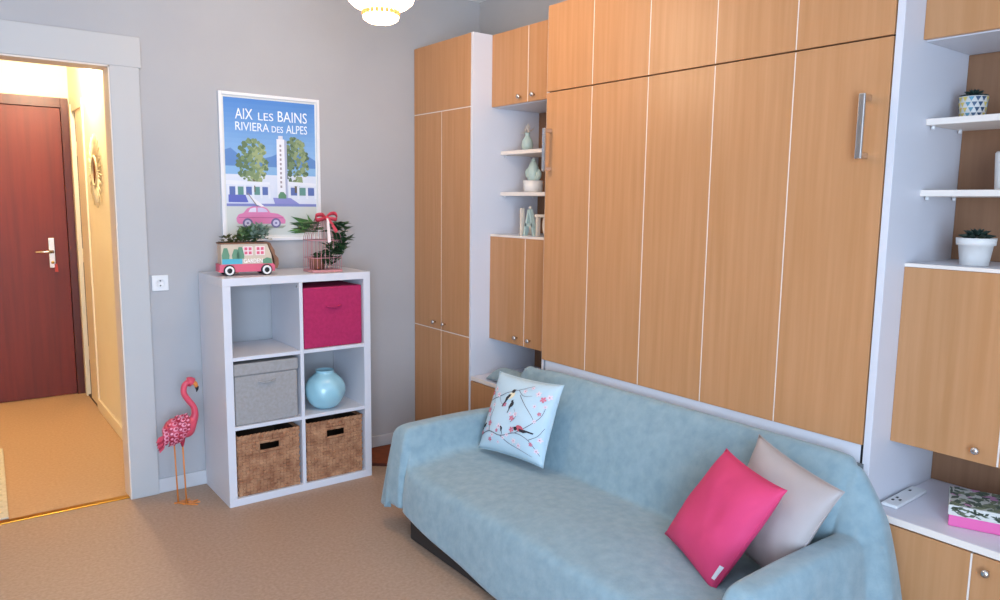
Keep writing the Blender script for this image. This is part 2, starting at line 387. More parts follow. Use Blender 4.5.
# --- woven baskets: every strand crossing is a small raised lozenge
wick = mat('water_hyacinth', '#bd8d68', .8, var='#925f41', scale=22, detail=5, bump=.4, bscale=160)
wickdk = mat('basket_inside', '#3a2a1c', .9)
def basket(x0, x1, z0, h, label):
    t = thing('woven_basket', ((x0+x1)/2, .19, z0), label, 'basket', 'woven baskets in the cube shelf')
    y0, y1 = .016, .35; th = .012; hx0, hx1, hz0, hz1 = (x0+x1)/2-.047, (x0+x1)/2+.047, z0+h-.085, z0+h-.04
    bm = B()
    def side(P, w, hole):
        nx, nz = max(4, int(w/.017)), 19
        for i in range(nx):
            for j in range(nz):
                a0, a1 = i/nx, (i+1)/nx; c0, c1 = j/nz, (j+1)/nz
                if hole:
                    xx, zz = x0+(a0+a1)/2*w, z0+(c0+c1)/2*h
                    if hx0 < xx < hx1 and hz0 < zz < hz1: continue
                o = random.uniform(.004, .008) if (i+j) % 2 else random.uniform(.0, .004)
                j1, j2 = random.uniform(-.06, .06)/nz, random.uniform(-.06, .06)/nz
                v = [bm.verts.new(P(a0, c0+j1, 0)), bm.verts.new(P(a1, c0+j2, 0)), bm.verts.new(P(a1, c1+j2, 0)), bm.verts.new(P(a0, c1+j1, 0))]
                q = .22; b0, b1, e0, e1 = a0+(a1-a0)*q*.5, a1-(a1-a0)*q*.5, c0+(c1-c0)*q, c1-(c1-c0)*q
                u = [bm.verts.new(P(b0, e0+j1, o)), bm.verts.new(P(b1, e0+j2, o)), bm.verts.new(P(b1, e1+j2, o)), bm.verts.new(P(b0, e1+j1, o))]
                bm.faces.new(u)
                for k in range(4): bm.faces.new((v[k], v[(k+1) % 4], u[(k+1) % 4], u[k]))
    side(lambda a, c, o: (x0+a*(x1-x0), y0-o, z0+c*h), x1-x0, True)
    side(lambda a, c, o: (x1-a*(x1-x0), y1+o, z0+c*h), x1-x0, False)
    side(lambda a, c, o: (x1+o, y0+a*(y1-y0), z0+c*h), y1-y0, False)
    side(lambda a, c, o: (x0-o, y1-a*(y1-y0), z0+c*h), y1-y0, False)
    wv = finish('weave', bm, wick, t); wv['kind'] = 'stuff'
    bm = B()   # inner liner walls (open top, hand hole left free)
    add_box(bm, (x0+.001, y0+.001, z0), (x1-.001, y1-.001, z0+.008))
    add_box(bm, (x0+.001, y1-.008, z0), (x1-.001, y1-.001, z0+h-.004)); add_box(bm, (x0+.001, y0+.001, z0), (x0+.008, y1-.001, z0+h-.004)); add_box(bm, (x1-.008, y0+.001, z0), (x1-.001, y1-.001, z0+h-.004))
    add_box(bm, (x0+.001, y0+.001, z0), (x1-.001, y0+.006, hz0-.004)); add_box(bm, (x0+.001, y0+.001, hz0-.004), (hx0-.006, y0+.006, z0+h-.004)); add_box(bm, (hx1+.006, y0+.001, hz0-.004), (x1-.001, y0+.006, z0+h-.004))
    finish('liner', bm, wickdk, t)
    bm = B(); zt = z0+h
    for a, b in (((x0, y0), (x1, y0)), ((x1, y0), (x1, y1)), ((x1, y1), (x0, y1)), ((x0, y1), (x0, y0))):
        n = 14
        for k in range(n):
            p = Vector((a[0]+(b[0]-a[0])*(k+.5)/n, a[1]+(b[1]-a[1])*(k+.5)/n, zt)); L = (Vector(b)-Vector(a)).length/n*.7
            d = Vector((b[0]-a[0], b[1]-a[1], 0)).normalized(); sgn = Vector((0, 0, .006))
            add_tube(bm, [p-d*L-sgn, p, p+d*L+sgn], [.005, .009, .005], 6)
    finish('rim', bm, wick, t, True)
    bm = B(); hy = y0-.004
    loop = [(hx0-.004, hy, hz0), (hx0-.004, hy, hz1+.004), (hx1+.004, hy, hz1+.004), (hx1+.004, hy, hz0-.002), (hx0-.004, hy, hz0-.002)]
    add_tube(bm, loop, .005, 6); finish('handle_hole_rim', bm, wick, t, True)
basket(CXA[0]+.012, CXA[1]-.012, SZ[0], .298, 'woven brown basket in the lower left cube, under the grey box')
basket(CXB[0]+.012, CXB[1]-.012, SZ[0], .303, 'woven brown basket in the lower right cube, under the blue vase')

# --- blue glass vase, ball shaped with slanting ribs
vz = SZ[1]; vc = (.545, .10)
bm = B(); prof = [(.05, 0), (.055, .004), (.082, .022), (.101, .055), (.108, .092), (.102, .13), (.082, .162), (.055, .182), (.046, .188), (.046, .197), (.05, .203), (.044, .204), (.040, .19)]
n = 72; rings = []
for i, (r, h) in enumerate(prof):
    ring = []
    for k in range(n):
        a = 2*PI*k/n; rr = r
        if 1 < i < 7: rr = r*(1+.026*math.cos(7*a+h*30))
        ring.append(bm.verts.new((vc[0]+rr*math.cos(a), vc[1]+rr*math.sin(a), vz+h)))
    rings.append(ring)
for a, b in zip(rings, rings[1:]):
    for k in range(n): bm.faces.new((a[k], a[(k+1) % n], b[(k+1) % n], b[k]))
bm.faces.new(rings[0][::-1]); bm.faces.new(rings[-1])
o = finish('ball_vase', bm, mat('pale_blue_glass', '#9ccad6', .2, coat=.4), None, True); md = o.modifiers.new('subdivision', 'SUBSURF'); md.levels = md.render_levels = 1
tag(o, 'round pale blue ribbed vase in the middle right cube', 'vase')

# ------------------------------------------------------------------ poster
PX0, PX1, PZ0, PZ1 = .130, .668, 1.272, 2.030
po = thing('framed_poster', ((PX0+PX1)/2, WY, PZ0), 'blue travel poster with pink car in white frame on the wall', 'poster')
fy = WY-.018
for lo, hi in (((PX0, fy, PZ0), (PX0+.016, WY-.001, PZ1)), ((PX1-.016, fy, PZ0), (PX1, WY-.001, PZ1)), ((PX0+.016, fy, PZ0), (PX1-.016, WY-.001, PZ0+.016)), ((PX0+.016, fy, PZ1-.016), (PX1-.016, WY-.001, PZ1))):
    box('frame_rail', lo, hi, mat('white_frame', '#e6e4e4', .5) if 'white_frame' not in MATS else MATS['white_frame'], po)
sy = WY-.006
box('poster_sheet', (PX0+.016, sy, PZ0+.016), (PX1-.016, WY-.002, PZ1-.016), mat('poster_paper', '#dcdcd6', .7), po, 0)
QX0, QX1, QZ0, QZ1 = PX0+.026, PX1-.024, PZ0+.03, PZ1-.026
def Q(u, v, lay): return (QX0+u*(QX1-QX0), sy-.0002-.0004*lay, QZ1-v*(QZ1-QZ0))
def pm(h):
    k = 'print_'+h
    return MATS.get(k) or mat(k, '#'+h, .65)
def pp(name, pts, lay, h): return prism(name, [Q(u, v, lay) for u, v in pts], (0, -.0003, 0), pm(h), po)
for k in range(14):
    q = k/13; h = '%02x%02x%02x' % (int(78+70*q), int(132+52*q), int(198+22*q)); pp('sky_band', [(0, k*.036), (1, k*.036), (1, (k+1)*.036), (0, (k+1)*.036)], 0, h)
pp('lake', [(0, .46), (1, .46), (1, .60), (0, .60)], 1, '86b0d6')
pp('mountain', [(0, .375), (.06, .36), (.13, .40), (.2, .43), (.3, .45), (.5, .41), (.58, .385), (.7, .42), (.85, .37), (1, .43), (1, .49), (0, .49)], 2, '5d86bd')
pp('plaza', [(0, .55), (1, .55), (1, .78), (0, .78)], 2, 'd6dbe6')
pp('lawn', [(0, .78), (1, .78), (1, 1), (0, 1)], 2, 'c8cdc6')
pp('kerb_line', [(0, .765), (1, .765), (1, .785), (0, .785)], 3, '7f86bd')
def blobs(name, cu, cv, ru, rv, nn, lay, cols, seed):
    rr = random.Random(seed); bms = {h: B() for h in cols}
    for k in range(nn):
        a, d = rr.uniform(0, 2*PI), math.sqrt(rr.random()); u, v = cu+ru*d*math.cos(a), cv+rv*d*math.sin(a); s = rr.uniform(.012, .028)
        h = cols[min(len(cols)-1, int((d*math.cos(a)*.5+.5+rr.uniform(-.3, .3))*len(cols)) % len(cols))]
        L = lay+rr.random()*2
        add_poly(bms[h], [Q(u+s*math.cos(t*PI/3+a)*rr.uniform(.7, 1.2), v+.7*s*math.sin(t*PI/3+a), L) for t in range(6)], (0, -.0002, 0))
    for h in cols: finish(name, bms[h], pm(h), po)['kind'] = 'stuff'
blobs('tree_foliage', .29, .455, .165, .165, 260, 4, ['5f7653', '7c9065', '9aa676'], 3)
blobs('tree_foliage', .77, .44, .14, .18, 240, 4, ['556b4e', '728761', '8d9c70'], 5)
pp('tree_trunk', [(.28, .58), (.31, .58), (.31, .68), (.28, .68)], 4, '6b5b47'); pp('tree_trunk', [(.75, .58), (.775, .58), (.775, .68), (.75, .68)], 4, '6b5b47')
pp('tower', [(.555, .28), (.64, .28), (.645, .74), (.55, .74)], 8, 'e6e6ea'); pp('tower_cap', [(.575, .255), (.625, .255), (.625, .28), (.575, .28)], 8, 'd5d5dc')
pp('tower_shadow', [(.64, .28), (.668, .29), (.668, .74), (.645, .74)], 8, 'a8aec6')
for k in range(10): pp('tower_sign', [(.586, .32+k*.034), (.606, .32+k*.034), (.606, .338+k*.034), (.586, .338+k*.034)], 9, '9a8f94')
for a, b in ((0, .47), (.67, 1)):
    pp('colonnade_beam', [(a, .595), (b, .605), (b, .635), (a, .625)], 8, 'e2e4ea')
    nn = int((b-a)/.085)
    for k in range(nn+1):
        u = a+.01+k*(b-a-.03)/nn; pp('column', [(u, .63), (u+.022, .63), (u+.022, .725), (u, .725)], 8, 'e2e4ea')
        if k < nn: pp('arch_shade', [(u+.024, .64), (u+(b-a-.03)/nn-.003, .64), (u+(b-a-.03)/nn-.003, .70), (u+.024, .70)], 3, ('5b6fa8', '5f8f86')[k % 2])
pp('plaza_shadow', [(.50, .72), (.70, .72), (.80, .765), (.52, .765)], 9, '8b8cc4'); pp('plaza_shadow', [(.02, .70), (.2, .70), (.23, .755), (.02, .755)], 9, '5f68b5')
pp('hedge', [(.56, .70), (.585, .675), (.62, .675), (.65, .70), (.65, .725), (.56, .725)], 10, '5d8a68')
# car: body, roof, windows, wheels, two boards on the roof
car = [(.10, .90), (.095, .872), (.12, .845), (.17, .835), (.215, .80), (.27, .785), (.38, .785), (.43, .80), (.465, .832), (.55, .84), (.61, .862), (.635, .89), (.63, .915), (.12, .915)]
pp('car_body', car, 10, 'd77faa'); pp('car_window', [(.225, .828), (.245, .803), (.285, .794), (.31, .794), (.31, .828)], 11, 'dfd9e6'); pp('car_window', [(.325, .828), (.325, .794), (.38, .794), (.42, .808), (.44, .828)], 11, 'cfc3dc')
pp('car_stripe', [(.12, .865), (.60, .868), (.61, .874), (.12, .871)], 11, 'b9608f')
for u in (.215, .525):
    pp('car_wheel', [(u+.055*math.cos(k*PI/8), .91+.037*math.sin(k*PI/8)) for k in range(16)], 12, '6f6a92')
    pp('car_hubcap', [(u+.036*math.cos(k*PI/8), .91+.024*math.sin(k*PI/8)) for k in range(16)], 13, 'c9c6dc')
    pp('car_hub', [(u+.014*math.cos(k*PI/4), .91+.009*math.sin(k*PI/4)) for k in range(8)], 14, '7672a0')
pp('roof_board', [(.22, .69), (.245, .70), (.40, .785), (.37, .788), (.31, .77)], 13, 'e9e7ea'); pp('roof_board', [(.215, .685), (.225, .685), (.33, .785), (.32, .788)], 14, '8f7f74')
pp('car_shadow', [(.09, .93), (.64, .93), (.60, .95), (.12, .945)], 9, '9aa08f')
rr = random.Random(11)
for k in range(26):
    a = rr.uniform(-2.9, -.6) if k % 2 else rr.uniform(-3.5, -2.5); L = rr.uniform(.12, .30); u, v = .97+rr.uniform(-.05, .03), .99+rr.uniform(-.07, .0)
    du, dv = math.cos(a)*L, math.sin(a)*L*.5; px_, pv_ = -dv*.10, du*.06
    q = [(u, v), (u+du*.4+px_, v+dv*.4+pv_), (u+du, v+dv), (u+du*.4-px_, v+dv*.4-pv_)]
    q = [(min(1, max(0, a_)), min(1, max(.0, b_))) for a_, b_ in q]
    pp('printed_leaf', q, 10+k*.1, ('3d6b35', '5a8a45', '2f5530')[k % 3])
wl = pm('eef2f4')
def ptext(t, u, v, size, width): lettering('lettering', t, size, Q(u, v, 12), wl, po, width*(QX1-QX0))
ptext('AIX', .115, .150, .078, .185); ptext('LES', .36, .150, .056, .165); ptext('BAINS', .575, .150, .078, .33)
ptext('RIVIERA', .115, .232, .062, .36); ptext('DES', .505, .232, .046, .125); ptext('ALPES', .665, .232, .062, .24)

# ------------------------------------------------------------------ wall outlet
ou = thing('wall_outlet', (-.179, WY, 1.03), 'small white wall outlet between doorway and cube shelf', 'outlet')
box('plate', (-.218, WY-.010, 1.035), (-.142, WY-.0005, 1.112), plast_m, ou, .003)
lathe('socket', [(.022, 0), (.022, -.003), (.018, -.003), (.017, -.001)], (-.180, WY-.010, 1.073), plast_m, ou, 'y', 20)
for dz in (-.012, .012): lathe('pin_hole', [(.004, 0), (.004, -.0012)], (-.180, WY-.0112, 1.073+dz), mat('socket_hole', '#6f6f70', .6), ou, 'y', 8)

# ------------------------------------------------------------------ sofa under its cover
AL, AR = (-.655, -.735), (-2.425, -2.50)      # arm tops: outer/inner edge left, inner/outer right
SZT, AZ = .315, .492
sofa_dark = mat('dark_sofa_base', '#2c2522', .8); sofa_m = mat('sofa_upholstery', '#6f7b80', .9)
so = thing('sofa', (.9, -1.58, 0), 'low two-arm sofa with dark base hidden under the blue cover', 'sofa')
box('base', (.535, -2.42, .005), (1.20, -.80, .19), sofa_dark, so, .01)
box('seat', (.56, -2.40, .191), (1.17, -.77, .29), sofa_m, so, .02)
for a, b in ((-.728, -.665), (-2.49, -2.435)): box('armrest', (.58, a, .191), (1.15, b, .47), sofa_m, so, .02)
prism('backrest', [(1.09, -.86, .295), (1.22, -.86, .68), (1.25, -.86, .68), (1.25, -.86, .295)], (0, -1.56, 0), sofa_m, so)
for x in (.62, 1.15):
    for y in (-.86, -2.36): lathe('foot', [(.022, .0), (.026, .004)], (x, y, 0), black_m, so, 'z', 14)

cover_m = mat('blue_throw', '#94a9af', .95, var='#849ca4', scale=24, detail=9, bump=.3, bscale=30, sheen=.3, spec=.2)
def seat_path():
    r = []
    for k in range(7): t = k/6; r.append(('f', t, .505+.022*t*t, None))
    for k, s in enumerate((.03, .09, .2, .32, .45, .58, .7, .82, .92, 1.0)):
        r.append(('s', s, .535+s*(1.075-.535), SZT+.028*math.sin(PI*min(1, s*1.02))*(1-.3*s)-.006*(1-s)))
    for s in (.05, .14, .27, .42, .57, .72, .86, .95): r.append(('b', s, 1.08+.115*s-.018*math.sin(PI*s), SZT+.01+(.70-SZT-.01)*s))
    for s, x, z in ((.0, 1.205, .704), (.5, 1.225, .708), (.8, 1.243, .700), (1, 1.249, .655), (1, 1.252, .60)): r.append(('t', s, x, z))
    return r
SP = seat_path()
def hem(y):
    return .135+(.04-.135)*min(1, max(0, (-.7-y)/.78))
def armrow(kind, t, left):
    if kind == 'f': return .548-.016*(1-t)-.012*math.sin(PI*t), None
    if kind == 's': return .565+t*(1.10-.565), AZ+.006*math.sin(PI*t)
    top = .585 if left else .688
    if kind == 'b': return 1.105+.09*t, AZ+(top-AZ)*t**1.3
    i = {0: 0, .5: 1, .8: 2, 1: 3}[t]
    return (1.205, 1.225, 1.24, 1.247)[i], top-.002-.012*i
LC = [('o', 1.0), ('o', .85), ('o', .7), ('o', .55), ('o', .4), ('o', .27), ('o', .12), ('o', .035), (-.664, 1, -.003), (-.692, 1, .0), (-.726, 1, -.001), (-.738, .975, -.001), (-.749, .86, 0), (-.757, .5, 0), (-.763, .16, 0), (-.785, .03, 0), (-.84, 0, 0)]
MC = [(y, 0, 0) for y in (-.95, -1.08, -1.22, -1.36, -1.5, -1.64, -1.78, -1.92, -2.06, -2.2)]
RC = [(-2.31, 0, 0), (-2.37, .03, 0), (-2.395, .16, 0), (-2.402, .5, 0), (-2.410, .86, 0), (-2.420, .975, -.001), (-2.431, 1, -.001), (-2.462, 1, 0), (-2.490, 1, -.003), ('o', .035), ('o', .12), ('o', .3), ('o', .55), ('o', .8), ('o', 1.0)]
COLS = [('L',)+c for c in LC] + [('L',)+c for c in MC] + [('R',)+c for c in RC]
bm = B(); grid = []
for ri, (kind, t, xs, zs) in enumerate(SP):
    row = []
    for c in COLS:
        left = c[0] == 'L'; yo = -.657 if left else -2.497; sg = 1 if left else -1
        ax, az = armrow(kind, t, left)
        if c[1] == 'o':
            b = c[2]; drop = .36 if left else .44
            if kind == 'f':
                a = 1-t; mx = max(a, b); th = math.atan2(b, a) if mx > 0 else PI/4
                cone = .012+mx*(.05+.05*th/(PI/2)-.058*math.exp(-((th-.72)/.26)**2))
                x = .55-cone*math.cos(th)*.8; y = yo+sg*(cone*math.sin(th)+.006); z = AZ-.012-mx*(AZ-.012-.115)-.02*math.sin(2*th)*mx
            else:
                a_ = {'s': t*.75, 'b': .75+t*.2, 't': .95+t*.05}[kind]
                fl = (.03+.02*math.sin(a_*19+b)) if left else (.018+.012*math.sin(a_*23)+.060*max(0, (a_-.55)/.45)**1.5)
                x = ax; y = yo+sg*(.006+fl*min(1, b*1.8)**.8+.012*b); z = az-.012-b*drop
                if kind in 'bt': az2 = az-.012-(0 if left else .10*(t if kind == 'b' else 1)); z = az2*(1-b)+b*(AZ-.012-drop)
        else:
            y, w, dz = c[1], c[2], c[3]
            if kind == 'f':
                topz = SZT-.008+(AZ-SZT+.008)*w+dz; x = xs+(ax-xs)*w; z = hem(y)+(topz-.012-hem(y))*t
                x += .006*math.sin(y*14)*(1-t)
                x += .034*math.exp(-((w-.45)/.3)**2)*(.35+.65*t)*(1 if w > .02 else 0)-.022*(1-t)*(1 if w > .95 else 0)
            else:
                x = xs+(ax-xs)*w; z = zs+(az+dz-zs)*w
                if not left and kind in 'bt' and w > .9: z -= (.10*(-2.43-y)/.067 if y < -2.43 else 0)*(t if kind == 'b' else 1)
                if kind in 'bt' and w == 0:        # rounded ends of the backrest
                    e = max(0, 1-abs(y+.80)/.16)+.25*max(0, 1-abs(y+2.44)/.2); z -= .03*e*e*(t if kind == 'b' else 1)
            if kind == 's' and w < .1:
                z += .006*noise.noise(Vector((x*5, y*3, 1.3)))
            if kind == 'b' and w < .1:
                x += .010*noise.noise(Vector((z*5, y*2.5, 4.3)))
        row.append(bm.verts.new((x, y, z)))
    grid.append(row)
for a, b in zip(grid, grid[1:]):
    for k in range(len(a)-1): bm.faces.new((a[k], b[k], b[k+1], a[k+1]))
bmesh.ops.recalc_face_normals(bm, faces=bm.faces)
cv = finish('sofa_cover', bm, cover_m, None, True)
md = cv.modifiers.new('subdivision', 'SUBSURF'); md.levels = md.render_levels = 2
md = cv.modifiers.new('cloth_thickness', 'SOLIDIFY'); md.thickness = .004; md.offset = 0
tag(cv, 'pale blue suede throw covering the whole sofa, hanging over the arms', 'sofa cover')
# spare fabric bundled behind the sofa arm on the left worktop
bm = B(); gx = 14; gy = 12; G2 = []
for i in range(gx+1):
    row = []
    for j in range(gy+1):
        a, b = i/gx, j/gy; h = .085*(math.sin(PI*a)**.5)*(math.sin(PI*b)**.5)
        h *= .85+.25*noise.noise(Vector((a*3, b*3, 2)))
        row.append(bm.verts.new((1.285+a*.16, -.30-b*.32, CT+.002+h)))
    G2.append(row)
for a, b in zip(G2, G2[1:]):
    for k in range(gy): bm.faces.new((a[k], b[k], b[k+1], a[k+1]))
bmesh.ops.holes_fill(bm, edges=[e for e in bm.edges if e.is_boundary], sides=0)
bmesh.ops.recalc_face_normals(bm, faces=bm.faces)
o = finish('folded_throw', bm, cover_m, None, True); md = o.modifiers.new('subdivision', 'SUBSURF'); md.levels = md.render_levels = 1
tag(o, 'bundled blue-grey fabric on the left worktop behind the floral cushion', 'fabric')

# ------------------------------------------------------------------ cushions
def pillow_fn(BL, BR, TR, TL, th, seed):
    BL, BR, TR, TL = map(Vector, (BL, BR, TR, TL)); c = (BL+BR+TR+TL)/4
    nrm = ((BR-BL)+(TR-TL)).cross((TL-BL)+(TR-BR)).normalized()
    if nrm.dot(CAM-c) < 0: nrm = -nrm
    def f(u, v, side=1, off=0):
        e = .03
        uu = u+(e*(1-2*u))*(math.sin(PI*v)**.7 if 0 < v < 1 else 0); vv = v+(e*(1-2*v))*(math.sin(PI*u)**.7 if 0 < u < 1 else 0)
        p = BL*(1-uu)*(1-vv)+BR*uu*(1-vv)+TR*uu*vv+TL*(1-uu)*vv
        s = max(0, (1-abs(2*u-1)**2.6)*(1-abs(2*v-1)**2.6))**.55
        wob = .10*noise.noise(Vector((u*3.1+seed, v*3.1, seed*2)))+.045*noise.noise(Vector((u*7+seed, v*7, 1)))
        return p+nrm*side*(th/2*s*(1+wob)+off)
    return f, nrm
def pillow(name, m, corners, th, seed, label, n=32):
    f, nrm = pillow_fn(*corners, th, seed); bm = B(); V = {}
    for sd in (1, -1):
        for i in range(n+1):
            for j in range(n+1):
                if sd == -1 and (i in (0, n) or j in (0, n)): V[sd, i, j] = V[1, i, j]; continue
                V[sd, i, j] = bm.verts.new(f(i/n, j/n, sd))
        for i in range(n):
            for j in range(n):
                q = [V[sd, i, j], V[sd, i+1, j], V[sd, i+1, j+1], V[sd, i, j+1]]
                bm.faces.new(q if sd == 1 else q[::-1])
    bmesh.ops.recalc_face_normals(bm, faces=bm.faces)
    c = sum((Vector(k) for k in corners), Vector())/4; z = min(k[2] for k in corners)
    t = thing(name, (c.x, c.y, z), label, 'cushion', 'cushions on the sofa')
    finish('body', bm, m, t, True)
    edge = [f(k/16, 0) for k in range(16)]+[f(1, k/16) for k in range(16)]+[f(1-k/16, 1) for k in range(16)]+[f(0, 1-k/16) for k in range(17)]
    tube('seam_piping', edge, .0016, m, t, 6)
    return t, f
FC = ((.905, -.80, .352), (.965, -1.195, .357), (1.085, -1.185, .705), (1.03, -.795, .70))
t, f = pillow('floral_cushion', mat('pale_blue_cotton', '#bcd3dd', .85, var='#c6d9e0', scale=5, bump=.08, bscale=200), FC, .13, 2.0, 'pale blue square cushion printed with birds and blossom branches')
def flip(u): return u
def ribbon(name, pts, w, m, par):
    P = curve([(a, b, 0) for a, b in pts], 6); bm = B(); prev = None
    for i, p in enumerate(P):
        d = (P[min(i+1, len(P)-1)]-P[max(i-1, 0)]).normalized(); s = Vector((-d.y, d.x, 0))*w*(1-.6*i/len(P))*.75
        a = bm.verts.new(f(p.x+s.x, p.y+s.y, 1, .0022)); b = bm.verts.new(f(p.x-s.x, p.y-s.y, 1, .0022))
        if prev: bm.faces.new((prev[0], prev[1], b, a))
        prev = (a, b)
    return finish(name, bm, m, par, True)
def patch(bm, pts, off=.003, mi=0):
    c = (sum(p[0] for p in pts)/len(pts), sum(p[1] for p in pts)/len(pts)); cvt = bm.verts.new(f(c[0], c[1], 1, off)); vv = [bm.verts.new(f(a, b, 1, off)) for a, b in pts]
    for k in range(len(vv)):
        fc = bm.faces.new((cvt, vv[k], vv[(k+1) % len(vv)])); fc.material_index = mi
def ell(cu, cv_, ru, rv, ang=0, n=12): return [(cu+ru*math.cos(2*PI*k/n)*math.cos(ang)-rv*math.sin(2*PI*k/n)*math.sin(ang), cv_+ru*math.cos(2*PI*k/n)*math.sin(ang)+rv*math.sin(2*PI*k/n)*math.cos(ang)) for k in range(n)]
br_m = mat('print_branch', '#5d5560', .8); bird_dk = mat('print_bird_dark', '#2b2a30', .8); bird_cr = mat('print_bird_cream', '#e6d7b4', .8); bird_rd = mat('print_bird_rose', '#c95a68', .8)
blo_m = mat('print_blossom', '#ead6dc', .8); blo2_m = mat('print_blossom_rose', '#d4788a', .8)
for pts, w in (([(.02, .16), (.2, .24), (.4, .22), (.62, .30), (.82, .26), (.97, .12)], .008), ([(.06, .62), (.22, .70), (.36, .78), (.5, .84), (.68, .93)], .007), ([(.40, .22), (.52, .16), (.7, .12), (.88, .08)], .006),
               ([(.55, .78), (.68, .66), (.8, .55), (.86, .48)], .006), ([(.62, .30), (.78, .42), (.9, .56), (.93, .70)], .006), ([(.20, .24), (.16, .4), (.18, .55), (.10, .74)], .006), ([(.52, .42), (.58, .50), (.52, .60)], .005), ([(.5, .84), (.6, .78), (.72, .80)], .005), ([(.22, .70), (.3, .62), (.38, .60)], .004), ([(.82, .26), (.92, .34), (.97, .45)], .005)):
    ribbon('printed_branch', pts, w, br_m, t)
def bird(cu, cv_, s, ang, breast):
    R2 = lambda a, b: (cu+s*(a*math.cos(ang)-b*math.sin(ang)), cv_+s*(a*math.sin(ang)+b*math.cos(ang)))
    bm = B()
    patch(bm, [R2(a, b) for a, b in ell(0, 0, .10, .06)], .003, 0)
    patch(bm, [R2(a, b) for a, b in ell(.09, .045, .045, .04)], .0034, 1); patch(bm, [R2(.12, .05), R2(.17, .045), R2(.125, .03)], .0034, 1)
    patch(bm, [R2(a, b) for a, b in ((-.02, .05), (-.12, .04), (-.20, -.02), (-.12, -.03), (.02, .01))], .0034, 1)
    patch(bm, [R2(-.15, .0), R2(-.30, -.03), R2(-.31, -.06), R2(-.13, -.03)], .0034, 1)
    return finish('printed_bird', bm, [breast, bird_dk], t)
bird(.42, .75, .62, .9, bird_cr); bird(.68, .37, .62, 2.9, bird_rd); bird(.07, .29, .36, .4, bird_dk); bird(.40, .31, .24, 1.8, bird_dk); bird(.47, .64, .4, 1.2, bird_dk)
rr = random.Random(4); bmA = B(); bmB = B()
for k, (u, v) in enumerate([(.06, .20), (.15, .26), (.27, .20), (.33, .27), (.45, .2), (.5, .25), (.56, .33), (.62, .2), (.7, .16), (.86, .22), (.93, .16), (.85, .5), (.88, .6), (.92, .7), (.8, .68), (.87, .78), (.93, .82), (.79, .84), (.10, .5), (.14, .44), (.17, .58), (.07, .72), (.12, .78), (.2, .72), (.53, .47), (.49, .52), (.57, .53), (.36, .62), (.6, .84), (.68, .9), (.24, .14), (.38, .13), (.35, .33), (.18, .34), (.95, .3)]):
    s = rr.uniform(.013, .024)
    for q in range(5):
        a = 2*PI*q/5+k; patch(bmA if k % 3 else bmB, ell(u+s*math.cos(a), v+s*math.sin(a), s*.75, s*.55, a, 7), .003+.0002*q)
    patch(bmB, ell(u, v, s*.4, s*.4, 0, 6), .0046)
finish('printed_blossoms', bmA, blo_m, t)['kind'] = 'stuff'; finish('printed_blossoms', bmB, blo2_m, t)['kind'] = 'stuff'
PC = ((.905, -1.92, .352), (.755, -2.235, .318), (.852, -2.40, .678), (.99, -2.092, .69))
pc_m = mat('hot_pink_cotton', '#dd4273', .75, var='#d73b6c', scale=6, bump=.18, bscale=18)
t, f = pillow('pink_cushion', pc_m, PC, .13, 5.0, 'hot pink square cushion with a small white tag')
bm = B()
q = [f(.80, .03, 1, .004), f(.985, .075, 1, .006), f(.97, .12, 1, .006), f(.785, .075, 1, .004)]
q = [f(.955, .10, 1, .003), f(.968, .23, 1, .003), f(.995, .235, 1, .006), f(.985, .105, 1, .006)]
add_poly(bm, q, (-.001, -.001, 0)); finish('care_tag', bm, mat('white_tag', '#e6e4ea', .6), t)
TC = ((1.015, -2.075, .36), (.90, -2.375, .36), (.985, -2.500, .675), (1.09, -2.145, .735))
t, f = pillow('taupe_cushion', mat('taupe_satin', '#b5aaa6', .5, var='#ada19d', scale=5, bump=.15, bscale=16), TC, .12, 8.0, 'taupe grey square cushion leaning behind the pink cushion')

# ------------------------------------------------------------------ flamingo
fl = thing('flamingo_figurine', (-.165, .19, 0), 'pink metal flamingo figurine standing on the floor by the doorway', 'figurine')
fp = mat('flamingo_pink', '#df5468', .45, var='#d04459', scale=20); fpk = mat('feather_pink', '#e88ba0', .45); fdk = mat('feather_red', '#a8263f', .45); fo = mat('flamingo_orange', '#d9843a', .5)
yb = .19
pts = curve([(-.205, yb, .385), (-.165, yb, .375), (-.125, yb, .395), (-.098, yb, .432), (-.100, yb, .478), (-.124, yb, .517), (-.143, yb, .555), (-.138, yb, .592), (-.115, yb, .607), (-.100, yb, .598)], 6)
N = len(pts); rad = []
for i in range(N):
    s = i/(N-1); rad.append(.014+.028*math.exp(-((s-.17)/.09)**2)+.012*max(0, 1-s*2.2)+(.010 if .86 < s < .98 else 0))
tube('body', pts, rad, fp, fl, 16)
bm = B(); add_lathe(bm, [(.006, -.062), (.035, -.05), (.056, -.02), (.060, .005), (.050, .035), (.028, .055), (.004, .064)], (-.188, yb, .378), 'x', 20)
bmesh.ops.rotate(bm, cent=(-.188, yb, .378), matrix=Matrix.Rotation(-.4, 3, 'Y'), verts=bm.verts); finish('torso', bm, fp, fl, True)
bms = (B(), B())
for rw in range(6):
    for cc in range(-3, 4):
        th = cc*.42+(.21 if rw % 2 else 0); s = -.052+rw*.019
        rl = .062*math.sqrt(max(.05, 1-(s/.068)**2))
        c = Vector((-.188+s, yb-rl*math.cos(th), .378+rl*math.sin(th)+s*.42)); nrm = Vector((s*6, -math.cos(th), math.sin(th))).normalized()
        tt = Vector((1, 0, .42)).normalized(); bb = nrm.cross(tt).normalized()
        add_poly(bms[rw % 2], [c+nrm*.002+tt*.013*math.cos(k*PI/4)*(1.1 if math.cos(k*PI/4) > 0 else .8)+bb*.0105*math.sin(k*PI/4) for k in range(8)], nrm*.0025)
        add_poly(bms[1-rw % 2], [c+nrm*.005+tt*(.004+.007*math.cos(k*PI/3))+bb*.006*math.sin(k*PI/3) for k in range(6)], nrm*.0015)
